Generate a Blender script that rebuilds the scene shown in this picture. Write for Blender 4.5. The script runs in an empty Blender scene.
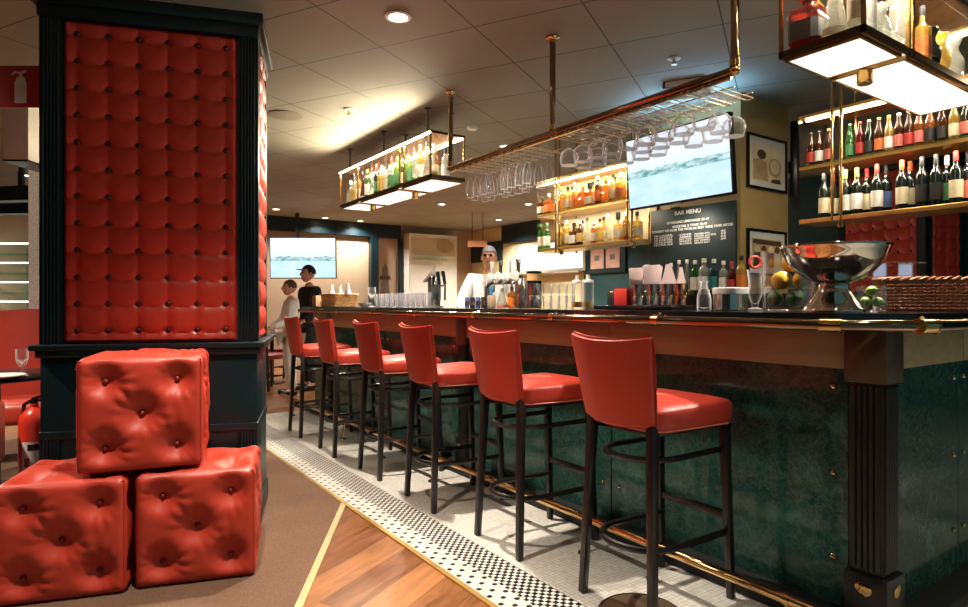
import bpy, bmesh, math, random
from mathutils import Vector, Matrix
random.seed(7)
PI = math.pi
col = bpy.context.scene.collection
R = math.radians
# ---- viewpoint: eye at (0,0,1.2), looking YAW to the right of +Y (the bar runs along Y) ----
EYE = 1.2; F = 620.0; YAW = 34.6
SN, CS = math.sin(R(YAW)), math.cos(R(YAW))
def cw(r, d): return (CS*r + SN*d, -SN*r + CS*d)          # right / forward of the viewer -> world x, y
def at_x(px, X, py=None):                                # where the sight line through column px meets the plane x = X
    r = (px-484)/F; a = r*CS+SN; b = -r*SN+CS; d = X/a
    return b*d if py is None else (b*d, EYE-(py-303.5)/F*d)
def at_y(px, Y, py=None):
    r = (px-484)/F; a = r*CS+SN; b = -r*SN+CS; d = Y/b
    return a*d if py is None else (a*d, EYE-(py-303.5)/F*d)
def at_d(px, d): return cw((px-484)/F*d, d)

# ---------------------------------------------------------------- mesh builder
class MB:
    def __init__(s): s.bm = bmesh.new()
    def quadbox(s, pts, bev=0.0, seg=2):
        v = [s.bm.verts.new(p) for p in pts]
        fs = [(0,3,2,1),(4,5,6,7),(0,1,5,4),(1,2,6,5),(2,3,7,6),(3,0,4,7)]
        f = [s.bm.faces.new([v[i] for i in q]) for q in fs]
        if bev > 0:
            es = list({e for x in f for e in x.edges})
            bmesh.ops.bevel(s.bm, geom=es, offset=bev, segments=seg, affect='EDGES', profile=0.5)
        return s
    def box(s, lo, hi, bev=0.0, M=None, seg=2):
        (a,b,c),(d,e,f) = lo, hi
        pts = [(a,b,c),(d,b,c),(d,e,c),(a,e,c),(a,b,f),(d,b,f),(d,e,f),(a,e,f)]
        if M is not None: pts = [M @ Vector(p) for p in pts]
        return s.quadbox(pts, bev, seg)
    def bar(s, p0, p1, w, h=None, w1=None, bev=0.0, up=(0,0,1)):   # square section bar from p0 to p1
        p0, p1 = Vector(p0), Vector(p1); h = h or w; w1 = w1 or w; h1 = h*w1/w
        d = (p1-p0).normalized(); u = Vector(up)
        if abs(d.dot(u)) > .98: u = Vector((1,0,0))
        x = d.cross(u).normalized(); y = x.cross(d)
        P = []
        for p, a, b in ((p0,w,h),(p1,w1,h1)):
            P += [p - x*a/2 - y*b/2, p + x*a/2 - y*b/2, p + x*a/2 + y*b/2, p - x*a/2 + y*b/2]
        return s.quadbox(P, bev)
    def ring_loft(s, rings, cap0=True, cap1=True, closed=False):
        V = [[s.bm.verts.new(p) for p in r] for r in rings]; n = len(V[0])
        m = len(V) if closed else len(V)-1
        for i in range(m):
            A, B = V[i], V[(i+1) % len(V)]
            for j in range(n):
                k = (j+1) % n
                s.bm.faces.new((A[j], A[k], B[k], B[j]))
        if not closed:
            if cap0: s.bm.faces.new(V[0][::-1])
            if cap1: s.bm.faces.new(V[-1])
        return s
    def tube(s, pts, r, n=8, closed=False, r1=None):
        pts = [Vector(p) for p in pts]; N = len(pts); rings = []; prev = None
        for i, p in enumerate(pts):
            if closed: d = (pts[(i+1) % N]-pts[i-1]).normalized()
            else: d = (pts[min(i+1,N-1)]-pts[max(i-1,0)]).normalized()
            if prev is None:
                u = Vector((0,0,1)) if abs(d.z) < .9 else Vector((1,0,0))
                x = d.cross(u).normalized()
            else:
                x = (prev - d*prev.dot(d)).normalized()
            prev = x; y = d.cross(x)
            rr = r if r1 is None else r+(r1-r)*i/(N-1)
            rings.append([p + x*rr*math.cos(2*PI*k/n) + y*rr*math.sin(2*PI*k/n) for k in range(n)])
        return s.ring_loft(rings, closed=closed)
    def cyl(s, p0, p1, r, r1=None, n=16): return s.tube([p0,p1], r, n, r1=r1)
    def lathe(s, prof, n=20, c=(0,0,0), sq=0):           # prof: (r, z[, squareness])
        rings = []
        for q in prof:
            r, z = q[0], q[1]; e = q[2] if len(q) > 2 else 2
            ring = []
            for k in range(n):
                t = 2*PI*(k+.5)/n; cx, sx = math.cos(t), math.sin(t)
                m = (abs(cx)**e+abs(sx)**e)**(1/e)
                ring.append((c[0]+r*cx/m, c[1]+r*sx/m, c[2]+z))
            rings.append(ring)
        return s.ring_loft(rings, cap0=prof[0][0] > 1e-4, cap1=prof[-1][0] > 1e-4)
    def prism(s, poly, z0, z1, bev=0.0):
        a = [s.bm.verts.new((x,y,z0)) for x,y in poly]; b = [s.bm.verts.new((x,y,z1)) for x,y in poly]
        n = len(poly); f = [s.bm.faces.new(a[::-1]), s.bm.faces.new(b)]
        for i in range(n): f.append(s.bm.faces.new((a[i], a[(i+1)%n], b[(i+1)%n], b[i])))
        if bev: bmesh.ops.bevel(s.bm, geom=list({e for x in f for e in x.edges}), offset=bev, segments=2, affect='EDGES')
        return s
    def grid(s, fn, nu, nv):
        V = [[s.bm.verts.new(fn(i/nu, j/nv)) for i in range(nu+1)] for j in range(nv+1)]
        for j in range(nv):
            for i in range(nu): s.bm.faces.new((V[j][i], V[j][i+1], V[j+1][i+1], V[j+1][i]))
        return s
    def ball(s, c, r, n=12, sc=(1,1,1), M=None):
        m = Matrix.Translation(c) @ (M or Matrix.Identity(4)) @ Matrix.Diagonal((r*sc[0], r*sc[1], r*sc[2], 1))
        bmesh.ops.create_uvsphere(s.bm, u_segments=n, v_segments=max(6,n//2+2), radius=1, matrix=m)
        return s
    def mesh(s, name, mat=None, smooth=True, ang=.6):
        bmesh.ops.remove_doubles(s.bm, verts=s.bm.verts, dist=1e-6)
        bmesh.ops.recalc_face_normals(s.bm, faces=s.bm.faces)
        for f in s.bm.faces: f.smooth = smooth
        if smooth:
            for e in s.bm.edges:
                if len(e.link_faces) == 2 and e.calc_face_angle(0) > ang: e.smooth = False
        me = bpy.data.meshes.new(name); s.bm.to_mesh(me); s.bm.free()
        if mat: me.materials.append(mat)
        return me
    def obj(s, name, mat=None, parent=None, smooth=True, ang=.6): return link(name, s.mesh(name, mat, smooth, ang), parent)

def link(name, me, parent=None, loc=(0,0,0), rz=0):
    o = bpy.data.objects.new(name, me); col.objects.link(o)
    o.location = loc; o.rotation_euler = (0,0,rz)
    if parent: o.parent = parent
    return o
def tag(o, label=None, cat=None, group=None, kind=None):
    if label: o['label'] = label
    if cat: o['category'] = cat
    if group: o['group'] = group
    if kind: o['kind'] = kind
    return o
def thing(name, label, cat, loc=(0,0,0), rz=0, group=None):
    o = link(name, None, None, loc, rz); o.empty_display_size = .05
    return tag(o, label, cat, group)
def struct(name, mb, mat, label=None, smooth=False):
    o = mb.obj(name, mat, None, smooth); o['kind'] = 'structure'
    if label: o['label'] = label
    return o
def dup(root, loc, rz=None, label=None, group=None):
    r = root.copy(); col.objects.link(r); r.location = loc
    if rz is not None: r.rotation_euler = (0,0,rz)
    if label: r['label'] = label
    if group: r['group'] = group
    for ch in list(root.children):
        c = ch.copy(); col.objects.link(c); c.parent = r
        for g in list(ch.children):
            d = g.copy(); col.objects.link(d); d.parent = c
    return r
ORD = ['first','second','third','fourth','fifth','sixth','seventh','eighth','ninth','tenth','eleventh','twelfth',
       'thirteenth','fourteenth','fifteenth','sixteenth','seventeenth','eighteenth','nineteenth','twentieth',
       'twenty-first','twenty-second','twenty-third','twenty-fourth','twenty-fifth']

# ---------------------------------------------------------------- materials
def lin(c):
    return tuple((x/255/12.92 if x/255 <= .04045 else ((x/255+.055)/1.055)**2.4) for x in c)
class NT:
    def __init__(s, name):
        s.m = bpy.data.materials.new(name); s.m.use_nodes = True
        s.t = s.m.node_tree; s.t.nodes.clear()
        s.out = s.n('ShaderNodeOutputMaterial')
    def n(s, typ, **kw):
        x = s.t.nodes.new(typ)
        for k, v in kw.items():
            if k[0] == '_': x.inputs[k[1:].replace('_',' ')].default_value = v
            else: setattr(x, k, v)
        return x
    def l(s, a, b, ai=0, bi=0):
        s.t.links.new(a.outputs[ai] if not hasattr(a,'links') else a, b.inputs[bi]); return b
    def math(s, op, a, b=None, c=None):
        x = s.n('ShaderNodeMath', operation=op)
        for i, v in enumerate((a,b,c)):
            if v is None: continue
            if isinstance(v, (int,float)): x.inputs[i].default_value = v
            else: s.t.links.new(v, x.inputs[i])
        return x.outputs[0]
    def mix(s, f, a, b):
        x = s.n('ShaderNodeMix', data_type='RGBA')
        for i, v in ((0,f),(6,a),(7,b)):
            if isinstance(v, (int,float)): x.inputs[i].default_value = v
            elif isinstance(v, tuple): x.inputs[i].default_value = (*v[:3],1)
            else: s.t.links.new(v, x.inputs[i])
        return x.outputs[2]
    def coords(s, rot=0, scale=(1,1,1)):
        tc = s.n('ShaderNodeTexCoord'); mp = s.n('ShaderNodeMapping')
        mp.inputs['Rotation'].default_value = (0,0,rot); mp.inputs['Scale'].default_value = scale
        s.t.links.new(tc.outputs['Object'], mp.inputs[0]); return mp.outputs[0]
    def noise(s, vec, scale=5, detail=4, rough=.5, dist=0):
        x = s.n('ShaderNodeTexNoise'); x.inputs['Scale'].default_value = scale; x.inputs['Detail'].default_value = detail
        x.inputs['Roughness'].default_value = rough; x.inputs['Distortion'].default_value = dist
        s.t.links.new(vec, x.inputs['Vector']); return x.outputs[0]
    def ramp(s, f, stops):
        x = s.n('ShaderNodeValToRGB'); e = x.color_ramp.elements
        while len(e) < len(stops): e.new(.5)
        for q, (p, c) in zip(e, stops): q.position = p; q.color = (*c[:3],1)
        s.t.links.new(f, x.inputs[0]); return x.outputs[0]
    def bump(s, h, strength=.3, dist=.01):
        x = s.n('ShaderNodeBump'); x.inputs['Strength'].default_value = strength; x.inputs['Distance'].default_value = dist
        s.t.links.new(h, x.inputs['Height']); return x.outputs[0]
    def bsdf(s, color, rough=.5, metal=0, normal=None, coat=0, spec=.5, emis=None, es=0):
        b = s.n('ShaderNodeBsdfPrincipled')
        for k, v in (('Base Color',color),('Roughness',rough),('Metallic',metal),('Coat Weight',coat),('Specular IOR Level',spec)):
            if isinstance(v, tuple): b.inputs[k].default_value = (*v[:3],1)
            elif isinstance(v, (int,float)): b.inputs[k].default_value = v
            else: s.t.links.new(v, b.inputs[k])
        b.inputs['Coat Roughness'].default_value = .08
        if normal is not None: s.t.links.new(normal, b.inputs['Normal'])
        if emis is not None:
            if isinstance(emis, tuple): b.inputs['Emission Color'].default_value = (*emis[:3],1)
            else: s.t.links.new(emis, b.inputs['Emission Color'])
            b.inputs['Emission Strength'].default_value = es
        s.t.links.new(b.outputs[0], s.out.inputs[0]); return b
def pm(name, rgb, rough=.5, metal=0, var=.12, scale=6, bump=0, bscale=80, coat=0, spec=.5, stretch=(1,1,1)):
    t = NT(name); c = lin(rgb); v = t.coords(0, stretch)
    nz = t.noise(v, scale)
    colr = t.ramp(nz, [(.3, tuple(x*(1-var) for x in c)), (.7, tuple(min(1,x*(1+var)) for x in c))])
    nm = t.bump(t.noise(v, bscale, 3), bump, .002) if bump else None
    t.bsdf(colr, rough, metal, nm, coat, spec); return t.m
def em(name, rgb, strength, var=.05, scale=4):
    t = NT(name); c = lin(rgb); nz = t.noise(t.coords(), scale)
    colr = t.ramp(nz, [(.3, tuple(x*(1-var) for x in c)), (.7, c)])
    e = t.n('ShaderNodeEmission'); t.t.links.new(colr, e.inputs[0]); e.inputs[1].default_value = strength
    t.t.links.new(e.outputs[0], t.out.inputs[0]); return t.m
def glass(name, tint=(1,1,1), gloss=.5, edge=.45, body=None, bodyf=0.0):   # thin-walled glass: clear seen straight, mirror-like at grazing
    t = NT(name)
    tr = t.n('ShaderNodeBsdfTransparent'); tr.inputs[0].default_value = (*tint,1)
    gl = t.n('ShaderNodeBsdfGlossy'); gl.inputs['Roughness'].default_value = .04
    nz = t.noise(t.coords(), 3); gc = t.ramp(nz, [(.2,(.85,.87,.9)),(.8,(1,1,1))]); t.t.links.new(gc, gl.inputs[0])
    lw = t.n('ShaderNodeLayerWeight'); lw.inputs[0].default_value = edge
    f = t.math('MULTIPLY', lw.outputs[1], gloss); f = t.math('ADD', f, .03)
    mx = t.n('ShaderNodeMixShader'); t.t.links.new(f, mx.inputs[0]); t.t.links.new(tr.outputs[0], mx.inputs[1]); t.t.links.new(gl.outputs[0], mx.inputs[2])
    last = mx
    if body:
        df = t.n('ShaderNodeBsdfDiffuse'); df.inputs[0].default_value = (*lin(body),1)
        tl = t.n('ShaderNodeBsdfTranslucent'); tl.inputs[0].default_value = (*lin(body),1)
        m0 = t.n('ShaderNodeMixShader'); m0.inputs[0].default_value = .6; t.t.links.new(df.outputs[0], m0.inputs[1]); t.t.links.new(tl.outputs[0], m0.inputs[2])
        m2 = t.n('ShaderNodeMixShader'); m2.inputs[0].default_value = bodyf
        t.t.links.new(mx.outputs[0], m2.inputs[1]); t.t.links.new(m0.outputs[0], m2.inputs[2]); last = m2
    t.t.links.new(last.outputs[0], t.out.inputs[0]); return t.m

M = {}
M['red'] = pm('red_leather', (184,58,40), .44, var=.10, scale=5, bump=.12, bscale=140, coat=.08)
M['red_tuft'] = pm('red_tufted_leather', (185,57,41), .42, var=.1, scale=4, bump=.08, bscale=150, coat=.08)
M['red_dim'] = pm('dark_red_leather', (150,32,30), .4, var=.15)
M['button'] = pm('dark_button', (58,16,15), .35)
M['teal'] = pm('teal_paint', (8,32,38), .35, var=.12, scale=3, bump=.03)
M['teal2'] = pm('teal_wall_paint', (16,58,58), .6, var=.12)
M['darkwood'] = pm('dark_stained_wood', (28,23,21), .32, var=.3, scale=9, stretch=(3,3,.4), bump=.05)
M['apron'] = pm('bar_apron_wood', (164,148,114), .5, spec=.2, var=.16, scale=7, stretch=(2,.15,4), bump=.05)
M['post'] = pm('bar_post_wood', (21,22,21), .35, var=.2, scale=7, stretch=(3,3,.3))
M['capital'] = pm('post_capital_wood', (70,58,44), .38, var=.2, scale=7, stretch=(3,3,.3))
M['black'] = pm('black_lacquer', (14,16,18), .25)
M['blackmat'] = pm('black_matt', (18,20,22), .6)
M['brass'] = pm('polished_brass', (214,176,116), .12, 1.0, var=.06)
M['bronze'] = pm('bronze_tube', (150,130,106), .09, 1.0, var=.06)
M["steel"] = pm("brushed_steel", (214,212,208), .2, 1.0, var=.06)
M['white'] = pm('white_paint', (226,222,214), .5, var=.04)
M['cream'] = pm('cream_wall_paint', (206,186,158), .7, var=.06, scale=1.5)
M['beige'] = pm('beige_panel', (178,153,126), .6, var=.06, scale=1.5)
M['yellow_wall'] = pm('pale_yellow_plaster', (214,198,150), .7, var=.08, scale=1.5)
M['pillar'] = pm('ochre_plaster', (168,142,92), .5, var=.12, scale=3)
M['mirror_steel'] = pm('mirror_polished_steel', (222,214,202), .07, 1.0, var=.05)
M['worktop'] = pm('dark_polished_worktop', (30,28,26), .12, var=.3, scale=9, coat=.3)
M['glass'] = glass('clear_glass')
M['pane'] = glass('clear_glass_pane', gloss=.28, edge=.3)
M['greenpane'] = glass('greenish_glass_edge', (.75,.92,.85), .4)
def crystal():
    t = NT('crystal_stemware'); tr = t.n('ShaderNodeBsdfTransparent'); tr.inputs[0].default_value = (.97,.97,.98,1)
    nz = t.noise(t.coords(), 9); wc = t.ramp(nz, [(.2,(.86,.85,.86)),(.8,(.95,.94,.94))])
    df = t.n('ShaderNodeBsdfDiffuse'); t.t.links.new(wc, df.inputs[0]); tl = t.n('ShaderNodeBsdfTranslucent'); t.t.links.new(wc, tl.inputs[0])
    gl = t.n('ShaderNodeBsdfGlossy'); gl.inputs['Roughness'].default_value = .06
    a = t.n('ShaderNodeMixShader'); a.inputs[0].default_value = .5; t.t.links.new(df.outputs[0],a.inputs[1]); t.t.links.new(tl.outputs[0],a.inputs[2])
    b = t.n('ShaderNodeMixShader'); b.inputs[0].default_value = .35; t.t.links.new(a.outputs[0],b.inputs[1]); t.t.links.new(gl.outputs[0],b.inputs[2])
    lw = t.n('ShaderNodeLayerWeight'); lw.inputs[0].default_value = .5
    f = t.math('ADD', t.math('MULTIPLY', t.math('POWER', lw.outputs[1], 2.3), 1.3), .04)
    m = t.n('ShaderNodeMixShader'); t.t.links.new(f, m.inputs[0]); t.t.links.new(tr.outputs[0], m.inputs[1]); t.t.links.new(b.outputs[0], m.inputs[2])
    t.t.links.new(m.outputs[0], t.out.inputs[0]); return t.m
M['stem'] = crystal()

def mosaic():
    t = NT('mosaic_tile'); v = t.coords(); sp = t.n('ShaderNodeSeparateXYZ'); t.t.links.new(v, sp.inputs[0])
    x, y = sp.outputs[0], sp.outputs[1]
    p = .0212
    u = t.math('DIVIDE', x, p); w = t.math('DIVIDE', y, p)
    fu, fw = t.math('FLOOR', u), t.math('FLOOR', w)
    par = t.math('MODULO', t.math('ABSOLUTE', t.math('ADD', fu, fw)), 2)           # checker
    gu = t.math('ABSOLUTE', t.math('SUBTRACT', t.math('FRACT', u), .5)); gw = t.math('ABSOLUTE', t.math('SUBTRACT', t.math('FRACT', w), .5))
    grout = t.math('GREATER_THAN', t.math('MAXIMUM', gu, gw), .455)
    inchk = t.math('MULTIPLY', t.math('GREATER_THAN', x, 1.552), t.math('LESS_THAN', x, 1.721))
    # dots: staggered columns 40 mm apart
    dx = .0405; uu = t.math('DIVIDE', t.math('SUBTRACT', x, 1.4335), dx); cu = t.math('FLOOR', uu)
    off = t.math('MULTIPLY', t.math('MODULO', t.math('ABSOLUTE', cu), 2), .5)
    ww = t.math('ADD', t.math('DIVIDE', y, .078), off)
    ddx = t.math('MULTIPLY', t.math('SUBTRACT', t.math('FRACT', uu), .5), dx); ddy = t.math('MULTIPLY', t.math('SUBTRACT', t.math('FRACT', ww), .5), .078)
    d = t.math('SQRT', t.math('ADD', t.math('POWER', ddx, 2), t.math('POWER', ddy, 2)))
    dot = t.math('MULTIPLY', t.math('LESS_THAN', d, .0118), t.math('LESS_THAN', x, 1.552))
    dot = t.math('MULTIPLY', dot, t.math('GREATER_THAN', x, 1.4335))
    blk = t.math('MAXIMUM', dot, t.math('MULTIPLY', inchk, t.math('GREATER_THAN', par, .5)))
    nz = t.noise(v, 40, 2); base = t.ramp(nz, [(.3, lin((206,202,192))), (.7, lin((232,229,222)))])
    c = t.mix(t.math('MULTIPLY', grout, .75), base, lin((132,124,112)))
    c = t.mix(blk, c, lin((20,20,22)))
    nm = t.bump(t.math('SUBTRACT', 1, grout), .25, .002)
    t.bsdf(c, .3, normal=nm); return t.m
M['mosaic'] = mosaic()
def marble():
    t = NT('green_marble'); v = t.coords()
    vo = t.n('ShaderNodeTexVoronoi', feature='DISTANCE_TO_EDGE'); vo.inputs['Scale'].default_value = 13; wp = t.n('ShaderNodeTexNoise'); wp.inputs['Scale'].default_value = 7; t.t.links.new(v, wp.inputs['Vector']); va = t.n('ShaderNodeVectorMath', operation='MULTIPLY_ADD'); t.t.links.new(wp.outputs[1], va.inputs[0]); va.inputs[1].default_value = (.55,.55,.55); t.t.links.new(v, va.inputs[2]); t.t.links.new(va.outputs[0], vo.inputs['Vector']); vf3 = t.ramp(vo.outputs[0], [(0,(1,1,1)),(.10,(0,0,0))])
    n1 = t.noise(v, 3.2, 8, .65, 1.2); n2 = t.noise(v, 26, 6, .7, 1.4)
    base = t.ramp(n1, [(.28, lin((11,40,41))), (.5, lin((19,59,57))), (.72, lin((40,86,77)))])
    vein = t.math('ABSOLUTE', t.math('SUBTRACT', n2, .5)); vf = t.ramp(vein, [(0,(1,1,1)),(.06,(0,0,0))])
    vein2 = t.math('ABSOLUTE', t.math('SUBTRACT', t.noise(v, 1.1, 4, .5, 1.0), .5)); vf2 = t.ramp(vein2, [(0,(1,1,1)),(.006,(0,0,0))])
    c = t.mix(t.math('MULTIPLY', vf, .30), base, lin((84,116,98)))
    c = t.mix(t.math('MULTIPLY', vf2, .10), c, lin((150,158,130)))
    c = t.mix(t.math('MULTIPLY', vf3, t.math('MULTIPLY', n1, .55)), c, lin((84,118,100)))
    t.bsdf(c, .10, coat=.0, spec=.28); return t.m
M['marble'] = marble()
def planks(name, rot, c1, c2, w=.17, L=1.3, rough=.28):
    t = NT(name); v = t.coords(rot); sp = t.n('ShaderNodeSeparateXYZ'); t.t.links.new(v, sp.inputs[0])
    yy = t.math('DIVIDE', sp.outputs[1], w); row = t.math('FLOOR', yy)
    wn = t.n('ShaderNodeTexWhiteNoise', noise_dimensions='1D'); t.t.links.new(row, wn.inputs['W'])
    xx = t.math('ADD', t.math('DIVIDE', sp.outputs[0], L), wn.outputs[0])
    wn2 = t.n('ShaderNodeTexWhiteNoise', noise_dimensions='2D'); cb = t.n('ShaderNodeCombineXYZ')
    t.t.links.new(row, cb.inputs[0]); t.t.links.new(t.math('FLOOR', xx), cb.inputs[1]); t.t.links.new(cb.outputs[0], wn2.inputs['Vector'])
    mp = t.n('ShaderNodeMapping'); mp.inputs['Scale'].default_value = (1.6,9,1); t.t.links.new(v, mp.inputs[0])
    g = t.noise(mp.outputs[0], 2.2, 6, .62, .8)
    f = t.math('ADD', t.math('MULTIPLY', g, .75), t.math('MULTIPLY', wn2.outputs[0], .3))
    c = t.ramp(f, [(.3, lin(c1)), (.72, lin(c2))])
    e = t.math('GREATER_THAN', t.math('ABSOLUTE', t.math('SUBTRACT', t.math('FRACT', yy), .5)), .49)
    e2 = t.math('GREATER_THAN', t.math('ABSOLUTE', t.math('SUBTRACT', t.math('FRACT', xx), .5)), .498)
    c = t.mix(t.math('MULTIPLY', t.math('MAXIMUM', e, e2), .6), c, lin((40,22,12)))
    t.bsdf(c, rough, normal=t.bump(g, .06, .003)); return t.m
M['planks'] = planks('oiled_wood_planks', R(-29), (102,60,34), (172,116,72))
def carpet():
    t = NT('taupe_carpet'); v = t.coords(); n = t.noise(v, 260, 2); n2 = t.noise(v, 1.3, 3)
    c = t.ramp(t.math('ADD', t.math('MULTIPLY', n, .6), t.math('MULTIPLY', n2, .4)), [(.35, lin((88,67,55))), (.65, lin((126,98,80)))])
    t.bsdf(c, .95, normal=t.bump(n, .5, .003), spec=.1); return t.m
M['carpet'] = carpet()
def ceil_mat():
    t = NT('ceiling_panels'); v = t.coords(); sp = t.n('ShaderNodeSeparateXYZ'); t.t.links.new(v, sp.inputs[0])
    x, y = sp.outputs[0], sp.outputs[1]; a = R(29.5); ca, sa = math.cos(a), math.sin(a)
    p = t.math('ADD', t.math('MULTIPLY', x, ca), t.math('MULTIPLY', y, sa))      # A lines: p = const
    q = t.math('SUBTRACT', t.math('MULTIPLY', y, ca), t.math('MULTIPLY', x, sa))
    def line(z, o, s, w):
        f = t.math('FRACT', t.math('ADD', t.math('DIVIDE', t.math('SUBTRACT', z, o), s), 100.5))
        return t.math('LESS_THAN', t.math('ABSOLUTE', t.math('SUBTRACT', f, .5)), w/s)
    g = t.math('MAXIMUM', line(p, 3.40, .63, .0045), line(q, 2.41, .69, .0045))
    n = t.noise(v, 1.2, 3); c = t.ramp(n, [(.3, lin((134,132,120))), (.7, lin((146,144,130)))])
    c = t.mix(t.math('MULTIPLY', g, .8), c, lin((40,34,30)))
    t.bsdf(c, .75, spec=.25); return t.m
M['ceiling'] = ceil_mat()

def spot(name, loc, energy, color, ang=110, blend=.6, r=.06, parent=None, aim=None):
    l = bpy.data.lights.new(name, 'SPOT'); l.energy = energy; l.color = color; l.spot_size = R(ang); l.spot_blend = blend; l.shadow_soft_size = r
    o = bpy.data.objects.new(name, l); col.objects.link(o); o.location = loc
    if parent: o.parent = parent
    if aim is not None: o.rotation_euler = (Vector(aim)-Vector(loc)).to_track_quat('-Z','Y').to_euler()
    return o

def area(name, loc, size, energy, color, direction, parent=None):
    l = bpy.data.lights.new(name, 'AREA'); l.shape = 'RECTANGLE'; l.size, l.size_y = size; l.energy = energy; l.color = color
    o = bpy.data.objects.new(name, l); col.objects.link(o); o.location = loc
    if parent: o.parent = parent
    o.rotation_euler = Vector(direction).to_track_quat('-Z','Y').to_euler(); return o
# ---------------------------------------------------------------- camera
cam = bpy.data.cameras.new('camera'); cam.sensor_width = 36; cam.lens = F/968*36; cam.clip_start = .02
co = bpy.data.objects.new('camera', cam); col.objects.link(co)
co.location = (0,0,EYE); co.rotation_euler = (R(90),0,R(-YAW))
sc = bpy.context.scene; sc.camera = co
sc.view_settings.view_transform = 'Standard'; sc.view_settings.look = 'None'; sc.view_settings.gamma = 1
sc.view_settings.use_curve_mapping = False; sc.view_settings.exposure = 0.17
sc.cycles.use_denoising = True
sc.cycles.max_bounces = 8; sc.cycles.transparent_max_bounces = 24; sc.cycles.sample_clamp_indirect = 6
sc.cycles.caustics_reflective = False; sc.cycles.caustics_refractive = False
w = bpy.data.worlds.new('world'); sc.world = w; w.use_nodes = True
w.node_tree.nodes['Background'].inputs[0].default_value = (.34,.78,.86,1); w.node_tree.nodes['Background'].inputs[1].default_value = .15

# ---------------------------------------------------------------- room shell
CEIL = 2.9
XW, YW = 8.2, 12.3
struct('floor', MB().box((-5,-3,-.1),(XW,YW,0)), M['planks'], 'oiled wood plank floor')
struct('floor_mosaic', MB().box((1.432,-3,0),(XW-.0,6.85,.006)), M['mosaic'], 'white mosaic floor along the bar with a black and white checked border')
q0 = (1.42,3.567); dv = (-.496,-.868)
q1 = (q0[0]+dv[0]*7.0, q0[1]+dv[1]*7.0)
struct('floor_carpet', MB().prism([q0,(1.42,6.85),(-5,6.85),(-5,q1[1]),q1], 0, .006), M['carpet'], 'taupe carpet in front of the tufted column')
nv = (.868,-.496)
t1 = MB().prism([(q0[0]-nv[0]*.0,q0[1]),(q0[0]+nv[0]*.032,q0[1]+nv[1]*.032),(q1[0]+nv[0]*.032,q1[1]+nv[1]*.032),q1], 0, .008)
struct('trim_1', t1, M['brass_trim'] if 'brass_trim' in M else pm('satin_brass_strip', (204,184,138), .4, .5), 'brass strip between carpet and wood floor')
struct('trim_2', MB().box((1.408,-3,0),(1.432,6.85,.009)), pm('satin_brass_edge', (208,170,100), .35, .6), 'brass edging strip of the mosaic floor')
struct('ceiling', MB().box((-5,-3,CEIL),(XW,YW,CEIL+.1)), M['ceiling'], 'taupe panelled ceiling')
struct('wall_back', MB().box((-5,YW,0),(XW+.1,YW+.1,CEIL)), M['beige'], 'beige back wall')
struct('wall_right', MB().box((XW,-3,0),(XW+.1,YW,CEIL)), M['teal2'], 'dark teal wall on the right')
struct('wall_left', MB().box((-5.1,-3,0),(-5,YW,CEIL)), M['teal2'], 'dark teal wall on the left')
# ---------------------------------------------------------------- tufted column
def tuft_h(u, v):                                # button grid at integers; u, v in cells
    vs = v + .13*abs(math.sin(PI*u))**1.2
    hu = abs(math.sin(PI*u))**.55; hv = abs(math.sin(PI*vs))**.5
    du, dvv = u-round(u), v-round(v)
    pit = math.exp(-(du*du+dvv*dvv)/(2*.085**2))
    return .5*hv + .32*hu*hv + .18*hu - .45*pit
def tuft_panel(w, h, nx, ny, A, mat, name, parent, Mx, res=14, buttons=True, right=False):
    pu, pv = w/(nx-.12), h/(ny-.05)
    ou, ov = (w-(nx-1)*pu)/2, (h-(ny-1)*pv)/2
    def fn(a, b):
        x, z = a*w, b*h
        e = min(x, w-x, z, h-z); edge = min(1, e/.02)
        y = -A*(.25+.75*tuft_h((x-ou)/pu, (z-ov)/pv))*edge
        return Mx @ Vector((x, y, z))
    p = MB().grid(fn, nx*res, ny*res).obj(name, mat, parent)
    if buttons:
        bm = MB().ball((0,0,0), .0145, 10, (1,.7,1)).mesh('button', M['button'])
        for i in range(nx):
            for j in range(ny):
                b = link('button', bm, p); b.location = Mx @ Vector((ou+i*pu, -A*.02-.008, ov+j*pv))
    return p
CW, CD = 1.0, .62
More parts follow.
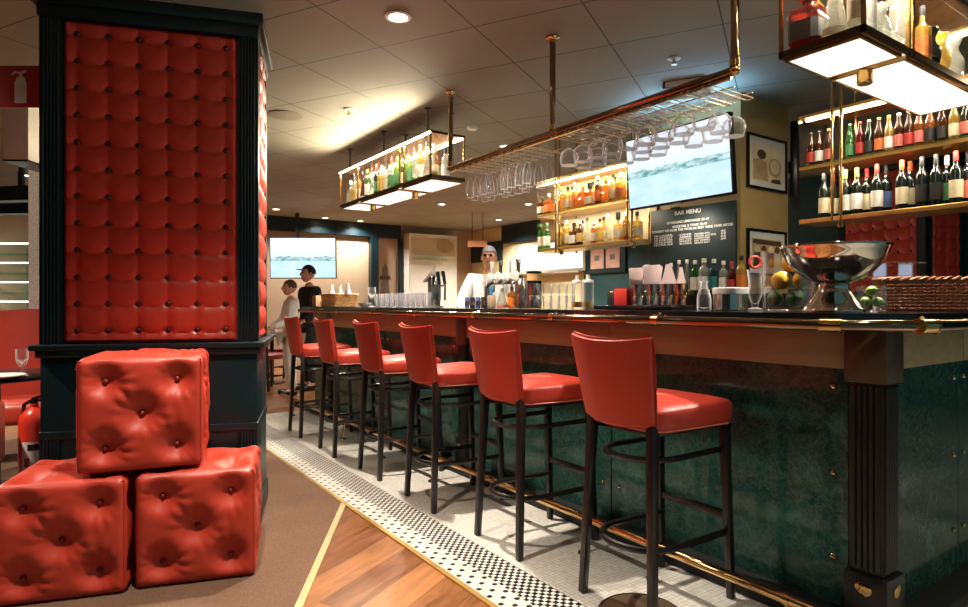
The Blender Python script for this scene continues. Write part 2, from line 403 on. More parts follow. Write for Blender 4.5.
def column(name, label, loc, rz, full=True):
    t = thing(name, label, 'column', loc, rz)
    x0, x1, y0, y1 = -CW, 0, 0, CD
    MB().box((x0+.03,y0+.03,0),(x1-.03,y1-.03,2.69)).obj('core', M['teal'], t, False)
    b = MB().box((x0+.004,y0+.012,0),(x1-.004,y1-.012,.94), .004)
    for z in (.55,): b.box((x0-.002,y0+.004,z-.02),(x1+.002,y1-.004,z+.02), .006)
    b.box((x0-.008,y0-.0,0),(x1+.008,y1,.12), .008); b.obj('plinth', M['teal'], t)
    lg = MB().box((x0-.035,y0-.03,.965),(x1+.035,y1+.03,.995), .008); lg.box((x0-.012,y0-.012,.93),(x1+.012,y1+.012,.967), .008); lg.obj('ledge', M['teal'], t)
    hd = MB().box((x0-.005,y0-.01,2.585),(x1+.005,y1+.01,2.65), .006).box((x0-.03,y0-.03,2.645),(x1+.03,y1+.03,2.71), .012); hd.obj('header', M['teal'], t)
    W = .10
    for (fx, fy, ax) in ((x0,y0,0),(x1-W,y0,0)):
        for (z0, z1, nm) in ((.995,2.585,'pilaster'),(.12,.53,'pilaster')):
            m = MB().box((fx,fy+.012,z0),(fx+W,fy+.04,z1))
            k = 5
            for i in range(k):
                xx = fx+.012+(W-.024)*(i+.5)/k
                m.tube([(xx,fy+.012,z0),(xx,fy+.012,z1)], .0068, 8)
            m.obj(nm, M['teal'], t)
    for side in (x0, x1):
        for yy in (y0+.012, y1-W):
            MB().box((min(side, side-.04*(1 if side==x1 else -1))+0,yy,.995),(max(side, side-.04*(1 if side==x1 else -1)),yy+W-.012,2.585),.003).obj('side_pilaster', M['teal'], t)
    tuft_panel(CW-2*W, 1.59, 6, 12, .030, M['red_tuft'], 'tufted_panel', t, Matrix.Translation((x0+W,y0+.03,.995)))
    tuft_panel(CD-2*W, 1.59, 3, 12, .03, M['red_tuft'], 'side_tufted_panel', t, Matrix.Translation((x1-.022,y0+W,.995)) @ Matrix.Rotation(R(90),4,'Z'), 10, False)
    tuft_panel(CD-2*W, 1.59, 3, 12, .055, M['red_tuft'], 'side_tufted_panel', t, Matrix.Translation((x0+.03,y1-W,.995)) @ Matrix.Rotation(R(-90),4,'Z'), 10, False)
    return t
cx, cy = cw(-1.186, 3.25)
COL = column('tufted_column', 'dark teal column with a tall red tufted leather panel behind the cubes', (cx,cy,.006), R(15-YAW))

# ---------------------------------------------------------------- ottoman cubes
def cube_mesh(S=.472, r=.028, N=44):
    H = S/2; mb = MB(); bmesh.ops.create_cube(mb.bm, size=2)
    bmesh.ops.subdivide_edges(mb.bm, edges=mb.bm.edges, cuts=N, use_grid_fill=True)
    pts = [(-.52,-.54),(.52,-.54),(0,0),(-.52,.54),(.52,.54)]
    for v in mb.bm.verts:
        p = v.co.copy(); ax = max(range(3), key=lambda i: abs(p[i]))
        a, b = [(1,2),(0,2),(0,1)][ax]; sg = 1 if p[ax] > 0 else -1
        # crowd grid lines towards the edges so the corners round cleanly
        q = Vector([math.copysign(1-(1-abs(x))**1.15, x) for x in p]) * H
        inner = Vector([max(-H+r, min(H-r, x)) for x in q]); d = q-inner
        if d.length > 1e-9: q = inner + d.normalized()*r
        u, w = p[a], p[b]; e = min(1-abs(u), 1-abs(w)); fall = min(1, e/.35); fall = fall*fall*(3-2*fall)
        n = Vector((0,0,0)); n[ax] = sg
        if ax == 2 and sg < 0: h = 0
        else:
            h = (.013 if ax == 2 else .007)*fall
            for (cu, cv) in pts:
                du, dw = u-cu, (w-cv); rr = math.hypot(du, dw*(.85 if dw > 0 else 1.1)); th = math.atan2(dw, du)
                h -= .034*math.exp(-(rr/.26)**3.4) + .012*math.exp(-(rr/.09)**2)
                h += .0040*fall*math.cos(13*th+cu*9+cv*5)*math.exp(-((rr-.33)/.14)**2)*(.5+.5*math.cos(th*2+cu*3+1.5))
            h += .0009*math.sin(34*w+5*math.sin(3*u))*max(0, abs(u)-.55)*2.6*fall*fall
        v.co = q + n*h
    return mb.mesh('cushion_body', M['red'], True, 2.0)
cm = cube_mesh(); btm = MB().ball((0,0,0), .012, 10, (1,1,1)).mesh('button', pm('red_button',(120,32,26),.4))
def cube(label, loc, rz):
    t = thing('ottoman_cube', label, 'ottoman', loc, rz, 'red ottoman cubes')
    b = link('cushion_body', cm, t, (0,0,.236))
    sb = MB(); s = .224
    for z in (.0095, .4625):
        P = [(-s,-s),(s,-s),(s,s),(-s,s)]
        sb.tube([(x*1.014,y*1.014,z) for x,y in P], .0026, 6, True)
    for x in (-s,s): sb.tube([(x*1.014,-s*1.014,.0095),(x*1.014,-s*1.014,.4625)], .0026, 6)
    sb.obj('seam_piping', M['red_dim'], t)
    H = .236
    for (cu, cv) in [(-.52,-.54),(.52,-.54),(0,0),(-.52,.54),(.52,.54)]:
        f = lambda x: math.copysign(1-(1-abs(x))**1.15, x)*H
        a, c = f(cu), f(cv); dpt = H-.034
        for p in ((a,-dpt,H+c),(dpt,a,H+c),(a,c,H+dpt),(-dpt,a,H+c)):
            k = link('button', btm, t, p)
    return t
def cubeloc(rc, a, z):                          # rc: right front corner (right, forward) of the viewer
    a = R(a); ca, sa = math.cos(a), math.sin(a)
    r = rc[0] - ca*.236 - sa*.236; d = rc[1] - sa*.236 + ca*.236
    return (*cw(r, d), z)
cube('red leather ottoman cube on the carpet, lower right of the three', cubeloc((-1.002,2.715), 17, .007), R(17-YAW))
cube('red leather ottoman cube on the carpet, lower left, cut by the photo edge', cubeloc((-1.474,2.55), 17, .007), R(17-YAW))
cube('red leather ottoman cube stacked on top of the two lower cubes', cubeloc((-1.216,2.68), 21, .500), R(21-YAW))

# ---------------------------------------------------------------- bar stools
def backrest():
    mb = MB(); nu, nv = 22, 14; rings = []
    def P(a, b, side):                            # a: -1..1 across, b: 0..1 up, side 0 outer(-x) 1 inner(+x)
        hw = .184 + .038*b**.8
        y = a*hw
        bow = .045*(1-a*a)
        lean = -.222 - .058*b
        top = 1.083 - .020*(1-a*a)
        bot = .733 - .012*(1-a*a)
        z = bot + (top-bot)*b
        th = .042*(1-max(0,abs(a)-.8)/.2*.45)*(1 if b < .9 else .92)
        x = lean - bow + (th if side else 0)
        return (x, y, z)
    for side in (0,1):
        mb.grid(lambda u, v: P(2*u-1, v, side), nu, nv)
    bm = mb.bm; bmesh.ops.remove_doubles(bm, verts=bm.verts, dist=1e-6); 
    be = [e for e in bm.edges if len(e.link_faces) == 1]
    bmesh.ops.bridge_loops(bm, edges=be)
    bmesh.ops.recalc_face_normals(bm, faces=bm.faces)
    es = [e for e in bm.edges if len(e.link_faces) == 2 and e.calc_face_angle(0) > 1.0]
    bmesh.ops.bevel(bm, geom=es, offset=.013, segments=3, affect='EDGES')
    return mb.mesh('backrest', M['red'], True, 1.2)
def seat_mesh():
    mb = MB(); rings = []; n = 48
    prof = [(.0,.716,1.0),(.198,.714,1),(.206,.718,1),(.209,.74,1),(.210,.778,1),(.207,.792,1),(.199,.802,1),(.16,.813,1),(.08,.822,1),(.0,.824,1)]
    for r, z, _ in prof:
        ring = []
        for k in range(n):
            t = 2*PI*k/n; c, s = math.cos(t), math.sin(t); m = (abs(c)**8+abs(s)**8)**.125
            x = c/m*r; y = s/m*r*(1.0 - .08*(-c/m if c < 0 else 0))
            ring.append((x*1.11+.010, y, z + (.004*(c/m) if z > .79 else 0)))
        rings.append(ring)
    mb.ring_loft(rings, False, False)
    return mb.mesh('seat', M['red'], True, 1.2)
def bent_ring(z, xb, xf, hw, r, ry):
    pts = [(xf,-hw,z)]; k = 14
    pts += [(xb+.14,-hw*1.03,z)]
    for i in range(k+1):
        t = -PI/2 - PI*i/k
        pts.append((xb+.11+.15*math.cos(t)*1.0, hw*1.03*math.sin(t)*1.0 if True else 0, z))
    pts += [(xb+.14,hw*1.03,z),(xf,hw,z)]
    return MB().tube(pts, r, 8)
def make_stool():
    t = thing('bar_stool', 'x', 'bar stool', group='red bar stools in a row along the bar')
    seat = link('seat', seat_mesh(), t)
    pp = []
    for k in range(40):
        a = 2*PI*k/40; c, s = math.cos(a), math.sin(a); m = (abs(c)**8+abs(s)**8)**.125
        pp.append((c/m*.204*1.11+.010, s/m*.204*(1-.08*(-c/m if c < 0 else 0)), .719))
    MB().tube(pp, .0045, 6, True).obj('piping', pm('pale_piping', (205,120,90), .4), seat)
    link('backrest', backrest(), t)
    fr = MB().box((-.19,-.155,.692),(.2,.155,.716), .004).obj('seat_frame', M['darkwood'], t)
    for s in (-1, 1):
        MB().bar((-.236,s*.186,0),(-.206,s*.158,.738), .03, .03, .037, .005).obj('leg', M['darkwood'], t)
        MB().bar((.232,s*.180,0),(.205,s*.168,.715), .028, .028, .036, .005).obj('leg', M['darkwood'], t)
    bent_ring(.60, -.185, .205, .150, .0125, 1).obj('bentwood_ring', M['darkwood'], t)
    bent_ring(.262, -.20, .215, .158, .0135, 1).obj('bentwood_ring', M['darkwood'], t)
    MB().bar((.22,-.17,.335),(.22,.17,.335), .022, .032, bev=.004).obj('foot_stretcher', M['darkwood'], t)
    return t
st0 = make_stool()
SP = [(2.024,1.686,-1.5),(2.014,2.452,-2.5),(2.014,3.235,-3.5),(2.034,4.0,-3),(2.016,4.775,-3),(2.03,5.625,-3)]
SL = ['red leather bar stool nearest the camera, first from the bar corner',
      'red leather bar stool, second from the bar corner post',
      'red leather bar stool, third from the bar corner post',
      'red leather bar stool, fourth from the bar corner post, near the middle bar post',
      'red leather bar stool, fifth from the bar corner post',
      'red leather bar stool farthest away, at the far end of the row']
for i, (x, y, a) in enumerate(SP):
    if i == 0: st0.location = (x,y,.007); st0.rotation_euler = (0,0,R(a)); st0['label'] = SL[0]
    else: dup(st0, (x,y,.007), R(a), SL[i])
fd = thing('floor_plate', 'round dark brown plate lying on the mosaic by the nearest bar stool', 'floor plate', (*at_d(641,2.37),.007))
MB().lathe([(.0,0),(.163,0),(.163,.01),(.155,.014),(0,.014)], 48).obj('disc', pm('dark_brown_disc', (86,66,48), .5, var=.3, scale=5, stretch=(6,1,1)), fd)
MB().tube([(.152*math.cos(2*PI*k/48),.152*math.sin(2*PI*k/48),.014) for k in range(48)], .003, 6, True).obj('rim_bead', M['dkwood2'] if 'dkwood2' in M else M['darkwood'], fd)

# ---------------------------------------------------------------- bar counter
bar = thing('bar_counter', 'long green marble bar counter with brass rails and dark corner post', 'bar counter', (2.4,1.0,.006))
ox, oy, oz = 2.4, 1.0, .006
def B(mb, name, mat, parent=None, smooth=True):
    bmesh.ops.translate(mb.bm, verts=mb.bm.verts, vec=(-ox,-oy,-oz))
    return mb.obj(name, mat, parent or bar, smooth)
BY1 = 6.95; PX = 2.44; EX = 4.0; EYF = 1.04
ZT = 1.165
# worktop: L shape with a cut corner
wt = [(2.305,1.12),(2.465,.915),(EX,.915),(EX,1.56),(2.96,1.56),(2.96,BY1+.05),(2.305,BY1+.05)]
B(MB().prism(wt, 1.125, ZT, .004), 'worktop', M['worktop'], smooth=False)
B(MB().box((2.47,1.06,.10),(2.9,BY1,1.125)), 'carcass', M['blackmat'], smooth=False)
B(MB().box((2.9,1.07,.10),(EX-.05,1.5,1.125)), 'carcass', M['blackmat'], smooth=False)
B(MB().box((2.31,1.10,.007),(2.5,BY1,.055),.004), 'kick_plinth', M['blackmat'], smooth=False)
B(MB().box((2.42,.93,.007),(EX-.05,1.2,.055),.004), 'kick_plinth', M['blackmat'], smooth=False)
ys = [1.13, 2.34, 3.735, 5.1, 6.40]; posts = [3.80, 6.46]
segs = [(1.135,2.336),(2.344,3.735),(3.865,5.10),(5.108,6.395),(6.525,BY1)]
screw = MB().ball((0,0,0), .011, 10, (.5,1,1)).mesh('screw_cap', M['brass'])
for a, b in segs:
    p = B(MB().box((PX,a,.05),(PX+.03,b,.962),.002), 'marble_panel', M['marble'], smooth=False)
    for y in (a+.055, b-.055):
        for z in (.235,.555,.885):
            link('screw_cap', screw, p, (PX-ox-.003, y-oy, z-oz))
pe = [(2.545,3.2),(3.208,EX-.06)]
for a, b in pe:
    p = B(MB().box((a,EYF,.05),(b,EYF+.03,.962),.002), 'marble_panel', M['marble'], smooth=False)
    for x in (a+.05, b-.05):
        for z in (.235,.555,.885):
            k = link('screw_cap', screw, p, (x-ox, EYF-oy-.003, z-oz), R(90))
for a, b in segs: B(MB().box((PX-.02,a-.004 if a>1.2 else a,.955),(PX+.02,b,1.10),.003), 'apron', M['apron'])
for a, b in pe: B(MB().box((a,EYF-.02,.955),(b,EYF+.02,1.10),.003), 'apron', M['apron'])
B(MB().box((PX-.03,1.13,1.098),(PX+.05,BY1,1.126)).box((2.5,EYF-.03,1.098),(EX-.06,EYF+.05,1.126)), 'top_moulding', M['black'], smooth=False)
def post(x0, y0, s, corner=True):
    pp = B(MB().box((x0+.012,y0+.012,.2),(x0+s-.012,y0+s-.012,.93)), 'post', M['post'], smooth=False)
    fl = MB()
    for i in range(5):
        q = .03+(s-.06)*(i)/4
        fl.tube([(x0+.011,y0+q,.24),(x0+.011,y0+q,.90)], .0085, 8)
        if corner: fl.tube([(x0+q,y0+.011,.24),(x0+q,y0+.011,.90)], .0085, 8)
    B(fl, 'fluting', M['post'], pp)
    B(MB().box((x0-.003,y0-.003,.913),(x0+s,y0+s,1.10),.004), 'capital', M['capital'], pp)
    B(MB().box((x0-.008,y0-.008,.007),(x0+s,y0+s,.222),.005), 'plinth_block', M['post'], pp)
    md = MB().lathe([(0,0),(.023,0),(.025,.003),(.019,.006),(0,.007)], 24)
    m1 = md.mesh('medallion', M['brass'])
    k = link('medallion', m1, pp, (x0-.008-ox, y0+s/2-oy, .172-oz)); k.rotation_euler = (R(90),0,R(-90)); k.scale = (1.15,1,1)
    if corner:
        k = link('medallion', m1, pp, (x0+s/2-ox, y0-.008-oy, .172-oz)); k.rotation_euler = (R(90),0,0); k.scale = (1.15,1,1)
post(2.40,.992,.14)
for y in posts: post(2.415,y-.065,.13,False)
# brass hand rail in front of the worktop
rl = [(2.275,BY1+.04,1.122),(2.275,1.12,1.122),(2.45,.885,1.122),(EX,.885,1.122)]
hr = B(MB().tube(rl, .021, 16), 'hand_rail', M['bronze'])
def fitting(p, d, along=None, big=False):
    fit = MB(); p, d = Vector(p), Vector(d).normalized(); k = .03 if big else .018
    fit.tube([p-d*k,p+d*k], .0255, 16)
    if big: fit.tube([p-d*.034,p-d*.03], .028, 16); fit.tube([p+d*.03,p+d*.034], .028, 16)
    fit.bar(p, along, .016); B(fit, 'rail_fitting', M['brass'], hr)
fitting(rl[1], (.35,-1,0), (rl[1][0]+.04,rl[1][1]+.035,1.15), True); fitting(rl[2], (1,-.35,0), (rl[2][0]+.04,rl[2][1]+.035,1.15), True)
for y in (1.9,2.62,3.4,4.2,5.0,5.8,6.6): fitting((2.275,y,1.122), (0,1,0), (2.31,y,1.150))
for x in (2.9,3.6): fitting((x,.885,1.122), (1,0,0), (x,.93,1.15))
fr = B(MB().tube([(2.10,BY1+.1,.168),(2.10,1.06,.168)], .019, 14), 'foot_rail', M['brass'])
for y in (1.18,2.17,3.62,4.4,5.2,6.6):
    m = MB().tube([(2.10,y,.150),(2.088,y,.09),(2.075,y,.015)], .008, 8); m.lathe([(0,0),(.03,0),(.026,.008),(0,.012)], 16, (2.075,y,.007))
    m.tube([(2.10,y-.012,.168),(2.10,y+.012,.168)], .0225, 12)
    m.bar((2.11,y,.16),(2.33,y,.06), .012)
    B(m, 'rail_bracket', M['brass'], fr)
# ---------------------------------------------------------------- bottles
M['b_clear'] = glass('clear_bottle_glass', (.93,.95,.92), .7, .5, (225,222,205), .30)
M['b_amber'] = glass('amber_spirit_glass', (.92,.56,.22), .6, .5, (180,108,42), .45)
M['b_gold'] = glass('golden_spirit_glass', (.95,.82,.45), .6, .5, (220,180,90), .40)
M['b_green'] = glass('green_bottle_glass', (.35,.7,.3), .6, .5, (60,120,50), .45)
M['b_lime'] = glass('lime_bottle_glass', (.6,.85,.3), .6, .5, (130,170,60), .5)
M['b_red'] = glass('red_bottle_glass', (.6,.18,.12), .6, .5, (120,34,26), .6)
M['b_teal'] = glass('blue_green_bottle_glass', (.25,.55,.55), .6, .5, (30,90,96), .5)
M['b_dark'] = pm('dark_wine_glass', (16,24,20), .1, coat=.3)
M['b_brown'] = glass('brown_beer_glass', (.5,.25,.1), .6, .5, (96,52,26), .6)
for k, c in dict(cream=(222,208,172), wht=(228,224,214), blk=(28,26,26), redl=(176,48,36), org=(206,110,44), pink=(206,110,100), gold=(196,158,80), grn=(70,130,80), blue=(70,90,140), orange=(226,90,40), teal=(40,110,116)).items():
    M['l_'+k] = pm('paper_'+k, c, .55, var=.1, scale=30)
def prof(kind, h, r):
    if kind == 'wine': return [(0,0),(r*.93,0),(r,.015),(r,.6*h),(r*.9,.66*h),(r*.5,.73*h),(r*.39,.79*h),(r*.36,.93*h)]
    if kind == 'beer': return [(0,0),(r*.93,0),(r,.01),(r,.55*h),(r*.9,.63*h),(r*.55,.76*h),(r*.42,.86*h),(r*.38,.95*h)]
    if kind == 'square': return [(0,0,7),(r*.98,0,7),(r*1.05,.006,7),(r*1.05,.58*h,7),(r*.98,.63*h,5),(r*.5,.68*h,2.4),(r*.36,.71*h,2),(r*.34,.85*h,2)]
    if kind == 'decanter': return [(0,0,8),(r*.9,0,8),(r,.01,8),(r*1.06,.52*h,8),(r*.98,.58*h,6),(r*.36,.62*h,2),(r*.34,.74*h,2)]
    if kind == 'flask': return [(0,0),(r*.9,0),(r,.02),(r*.96,.2*h),(r*.6,.5*h),(r*.36,.7*h),(r*.30,.9*h)]
    if kind == 'jug': return [(0,0),(r*.8,0),(r*.85,.01),(r,.35*h),(r*.95,.5*h),(r*.6,.68*h),(r*.55,.78*h),(r*.85,.99*h),(r*.82,1.0*h)]
    return [(0,0),(r*.95,0),(r,.012),(r,.64*h),(r*.88,.70*h),(r*.42,.77*h),(r*.36,.8*h),(r*.34,.9*h)]   # round spirit
CAPZ = dict(wine=(.80,1.0,.40), beer=(.945,1.0,.42), square=(.84,1.0,.42), decanter=(.73,.98,.62), flask=(.89,1.0,.36), round=(.885,1.0,.42))
LBL = dict(wine=(.12,.45), beer=(.12,.42), square=(.12,.46), decanter=(.12,.40), flask=(.05,.15), round=(.14,.5), jug=None)
_cache = {}
def bottle(kind, gm, lm, cm_, h, r, loc, label, group, name='bottle', cat='bottle', rz=0):
    key = (kind, gm, lm, cm_, h, r)
    if key not in _cache:
        q = []; n = 16
        m = MB().lathe(prof(kind,h,r), n); q.append(('glass_body', m.mesh('glass_body', M[gm])))
        if lm and LBL[kind]:
            a, b = LBL[kind]; e = 7 if kind in ('square','decanter') else 2; rr = r*(1.06 if kind in ('square','decanter') else 1.0)+.0012
            if kind == 'decanter': rr = r*1.07
            m = MB(); rings = []
            for z in (a*h, b*h):
                ring = []
                for k in range(n):
                    t = 2*PI*(k+.5)/n; c, s = math.cos(t), math.sin(t); w_ = (abs(c)**e+abs(s)**e)**(1/e)
                    ring.append((rr*c/w_, rr*s/w_, z))
                rings.append(ring)
            m.ring_loft(rings, False, False); q.append(('paper_label', m.mesh('paper_label', M[lm])))
        if cm_ and kind in CAPZ:
            a, b, f = CAPZ[kind]; m = MB().lathe([(r*f*.97,a*h),(r*f,a*h+.002),(r*f,b*h-.003),(r*f*.85,b*h),(0,b*h)], 12)
            q.append(('cap', m.mesh('cap', M[cm_])))
        _cache[key] = q
    t = thing(name, label, cat, loc, rz, group)
    for nm, me in _cache[key]: link(nm, me, t)
    return t

# ---------------------------------------------------------------- lit hanging bottle shelves over the bar
M['led'] = em('warm_led_strip', (255,226,176), 22)
M['frost'] = em('frosted_lit_panel', (255,244,222), 1.7, .3, 7)
M['edgebrass'] = pm('aged_brass_edge', (176,136,78), .25, 1.0)
M['dkbrass'] = pm('dark_bronze_edge', (70,52,38), .35, .6)
def hang_shelf(label, x0, x1, y0, y1, z0, z1, panels, hangers, posts=(), inner=None):
    """panels: list of (x0,x1,y0,y1) frosted bottoms"""
    t = thing('hanging_bottle_shelf', label, 'hanging shelf', (x0,y0,z0), 0, 'lit hanging shelves over the bar')
    def Q(mb, nm, mat, par=None, sm=False):
        bmesh.ops.translate(mb.bm, verts=mb.bm.verts, vec=(-x0,-y0,-z0)); return mb.obj(nm, mat, par or t, sm)
    e = .014
    for (ax, ay) in [(x0,y0),(x1-e,y0),(x0,y1-e),(x1-e,y1-e)]+list(posts): Q(MB().box((ax,ay,z0),(ax+e,ay+e,z1)), 'corner_post', M['edgebrass'])
    b = MB()
    for z, hh in ((z0,.028),(z1-.02,.02)):
        b.box((x0,y0,z),(x0+e,y1,z+hh)).box((x1-e,y0,z),(x1,y1,z+hh)).box((x0,y0,z),(x1,y0+e,z+hh)).box((x0,y1-e,z),(x1,y1,z+hh))
    Q(b, 'edge_frame', M['dkbrass'])
    Q(MB().box((x0+e,y0+e,z1-.016),(x1-e,y1-e,z1)), 'top_plate', M['edgebrass'])
    Q(MB().box((x0+e,y0+e,z0+.012),(x1-e,y1-e,z0+.024)), 'shelf_plate', M['pane'])
    for p in panels: 
        f = Q(MB().box((p[0],p[2],z0-.012),(p[1],p[3],z0+.010)), 'frosted_panel', M['frost'])
        pb = MB()
        pb.box((p[0]-.012,p[2]-.012,z0-.014),(p[0],p[3]+.012,z0+.004)).box((p[1],p[2]-.012,z0-.014),(p[1]+.012,p[3]+.012,z0+.004))
        pb.box((p[0],p[2]-.012,z0-.014),(p[1],p[2],z0+.004)).box((p[0],p[3],z0-.014),(p[1],p[3]+.012,z0+.004))
        Q(pb, 'panel_frame', M['brass'], f) if False else Q(pb, 'panel_frame', M['edgebrass'])
    Q(MB().box((x0-.006,y0,z1-.028),(x0+.006,y1,z1-.012)), 'led_strip', M['led'])
    Q(MB().box((x1-.02,y0+.01,z1-.03),(x1-.006,y1,z1-.016)), 'led_strip', M['led'])
    Q(MB().box((x0,y0+.015,z0+.05),(x0+.003,y1-.015,z1-.03)), 'glass_pane', M['pane'])
    Q(MB().box((x0+.015,y0,z0+.05),(x1-.015,y0+.003,z1-.03)), 'glass_pane', M['pane'])
    for hx, hy in hangers:
        Q(MB().cyl((hx,hy,z1),(hx,hy,CEIL-.001),.009,n=10).lathe([(.03,CEIL-.014),(.03,CEIL-.002)],14,(hx,hy,0)), 'hanger_rod', M['darkwood'], None, True)
    lx_, ly_ = (x1-x0)/2, (y1-y0)/2
    area('inner_strip_light', (.03,ly_,z1-z0-.035), ((y1-y0)*.95,.012), 12*(y1-y0), (1,.90,.72), (.35,0,-1), t)
    area('outer_strip_light', (-.012,ly_,z1-z0-.02), ((y1-y0)*.98,.010), 26*(y1-y0), (1,.84,.6), (-1,0,0), t).data.spread = PI
    if x1-x0 > 1: area('inner_strip_light', (lx_,.03,z1-z0-.035), ((x1-x0)*.95,.012), 14*(x1-x0), (1,.90,.72), (0,.35,-1), t)
    return t
UX0, UX1, UY0, UY1, UZ0, UZ1 = 2.6, 2.95, 4.57, 6.60, 2.268, 2.67
U1 = hang_shelf('lit hanging glass shelf of bottles over the far end of the bar', UX0, UX1, UY0, UY1, UZ0, UZ1,
    [(2.63,2.93,4.60,5.12),(2.63,2.93,5.22,6.06),(2.63,2.93,6.16,6.57)], [(2.66,4.72),(2.9,4.72),(2.66,5.6),(2.9,5.6),(2.66,6.45)],
    [(2.6,5.05),(2.6,5.14),(2.6,6.10)])
U2 = hang_shelf('lit hanging glass shelf of bottles over the near corner of the bar, top right', 2.6, 4.03, 1.15, 1.50, UZ0, UZ1,
    [(2.63,2.965,1.18,1.47),(3.03,3.98,1.18,1.47)], [(2.66,1.32),(3.5,1.32),(3.95,1.32)],
    [(3.005,1.15),(3.045,1.15)])
def bracket_spot(x, y, label):
    t = thing('spotlight', label, 'spotlight', (x,y,UZ0-.022), 0, 'small spotlights under the hanging shelves')
    MB().lathe([(.014,-.0),(.014,.02)],12).lathe([(.0,0),(.03,0),(.032,-.004),(.032,-.055),(.027,-.06)],18).obj('housing', M['edgebrass'], t)
    MB().lathe([(0,-.052),(.027,-.053)],16).obj('lamp_lens', em('spot_lens', (255,236,190), 30), t)
    spot('bulb', (0,0,-.07), 150, (1,.92,.80), 130, .6, .03, t)
for (x, y, d) in ((2.78,5.17,'right-hand small brass spotlight below the far hanging shelf'),(2.78,6.11,'left-hand small brass spotlight below the far hanging shelf'),
                  (2.78,1.075+.25,'small brass spotlight below the near hanging shelf, between its lit panels')):
    if y < 2: x = 2.998
    bracket_spot(x, y, d)
# bottles of the far hanging shelf
zb = UZ0+.025; gi = 'bottles in the far hanging shelf'
CAPN = {None:'no', 'l_blk':'black','l_wht':'white','l_redl':'red','l_gold':'gold','l_orange':'orange','l_grn':'green'}
GN = dict(b_clear='clear', b_amber='amber', b_gold='golden', b_green='green', b_lime='lime green', b_red='red', b_teal='blue-green', b_dark='dark', b_brown='brown')
rw = random.Random(3)
fcol = ['b_clear','b_clear','b_gold','b_clear','b_lime','b_green','b_lime','b_clear','b_clear','b_gold','b_dark','b_clear','b_green','b_red','b_gold','b_clear','b_clear']
N1 = len(fcol)
for i, g in enumerate(fcol):
    y = UY0+.10+(UY1-UY0-.2)*i/(N1-1); h = rw.choice([.27,.29,.31,.33]); kind = rw.choice(['round','round','wine','square','flask'])
    cap = rw.choice(['l_blk','l_wht','l_gold','l_redl']); lb = rw.choice(['l_cream','l_wht','l_gold','l_grn'])
    bottle(kind, g, lb, cap, h, .036, (UX0+.09,y,zb), '%s bottle, %s from the right in the front row of the far hanging shelf' % (GN[g], ORD[i]), gi)
for i in range(11):
    g = rw.choice(['b_clear','b_gold','b_clear','b_green','b_amber']); y = UY0+.14+(UY1-UY0-.3)*i/10
    bottle(rw.choice(['round','wine','round']), g, rw.choice(['l_cream','l_wht']), rw.choice(['l_blk','l_gold','l_wht']), rw.choice([.29,.32]), .037, (UX0+.235,y,zb),
           '%s glass bottle, %s from the right in the back row of the far hanging shelf' % (GN[g], ORD[i]), gi)
# bottles of the near hanging shelf
gi = 'bottles in the near hanging shelf'
bottle('decanter','b_red','l_blk','l_orange',.30,.062,(2.685,1.415,zb),'squat dark red bottle with orange stopper, left end of the near hanging shelf',gi)
bottle('round','b_gold','l_gold','l_gold',.33,.036,(2.80,1.44,zb),'slim golden bottle just right of the squat red square bottle',gi)
bottle('flask','b_clear','l_cream','l_blue',.32,.048,(2.672,1.297,zb),'clear ribbed flask with a violet collar, second in front on the near hanging shelf',gi)
bottle('round','b_clear','l_cream','l_wht',.34,.034,(2.66,1.206,zb),'tall clear bottle standing at the near corner of the hanging shelf',gi)
bottle('round','b_clear','l_wht','l_wht',.34,.036,(2.79,1.225,zb),'tall clear bottle just right of the hanging shelf corner edge',gi)
bottle('jug','b_clear',None,None,.17,.04,(2.875,1.21,zb),'small clear jug between the clear bottles and the black frame',gi,'jug','jug')
bottle('jug','b_clear',None,None,.33,.062,(3.15,1.25,zb),'large clear jug on the near hanging shelf right of the black frame',gi,'jug','jug')
bottle('square','b_gold','l_org','l_blk',.27,.03,(3.27,1.20,zb),'slim amber bottle on the near hanging shelf beside the large jug',gi)
bottle('jug','b_dark',None,None,.19,.05,(3.37,1.21,zb),'squat black jug on the near hanging shelf',gi,'jug','jug')
bottle('jug','b_gold',None,None,.20,.055,(3.50,1.22,zb),'yellow jug on the near hanging shelf beside the black jug',gi,'jug','jug')
bottle('jug','b_clear',None,None,.22,.058,(3.66,1.22,zb),'clear jug at the right photo edge on the near hanging shelf',gi,'jug','jug')

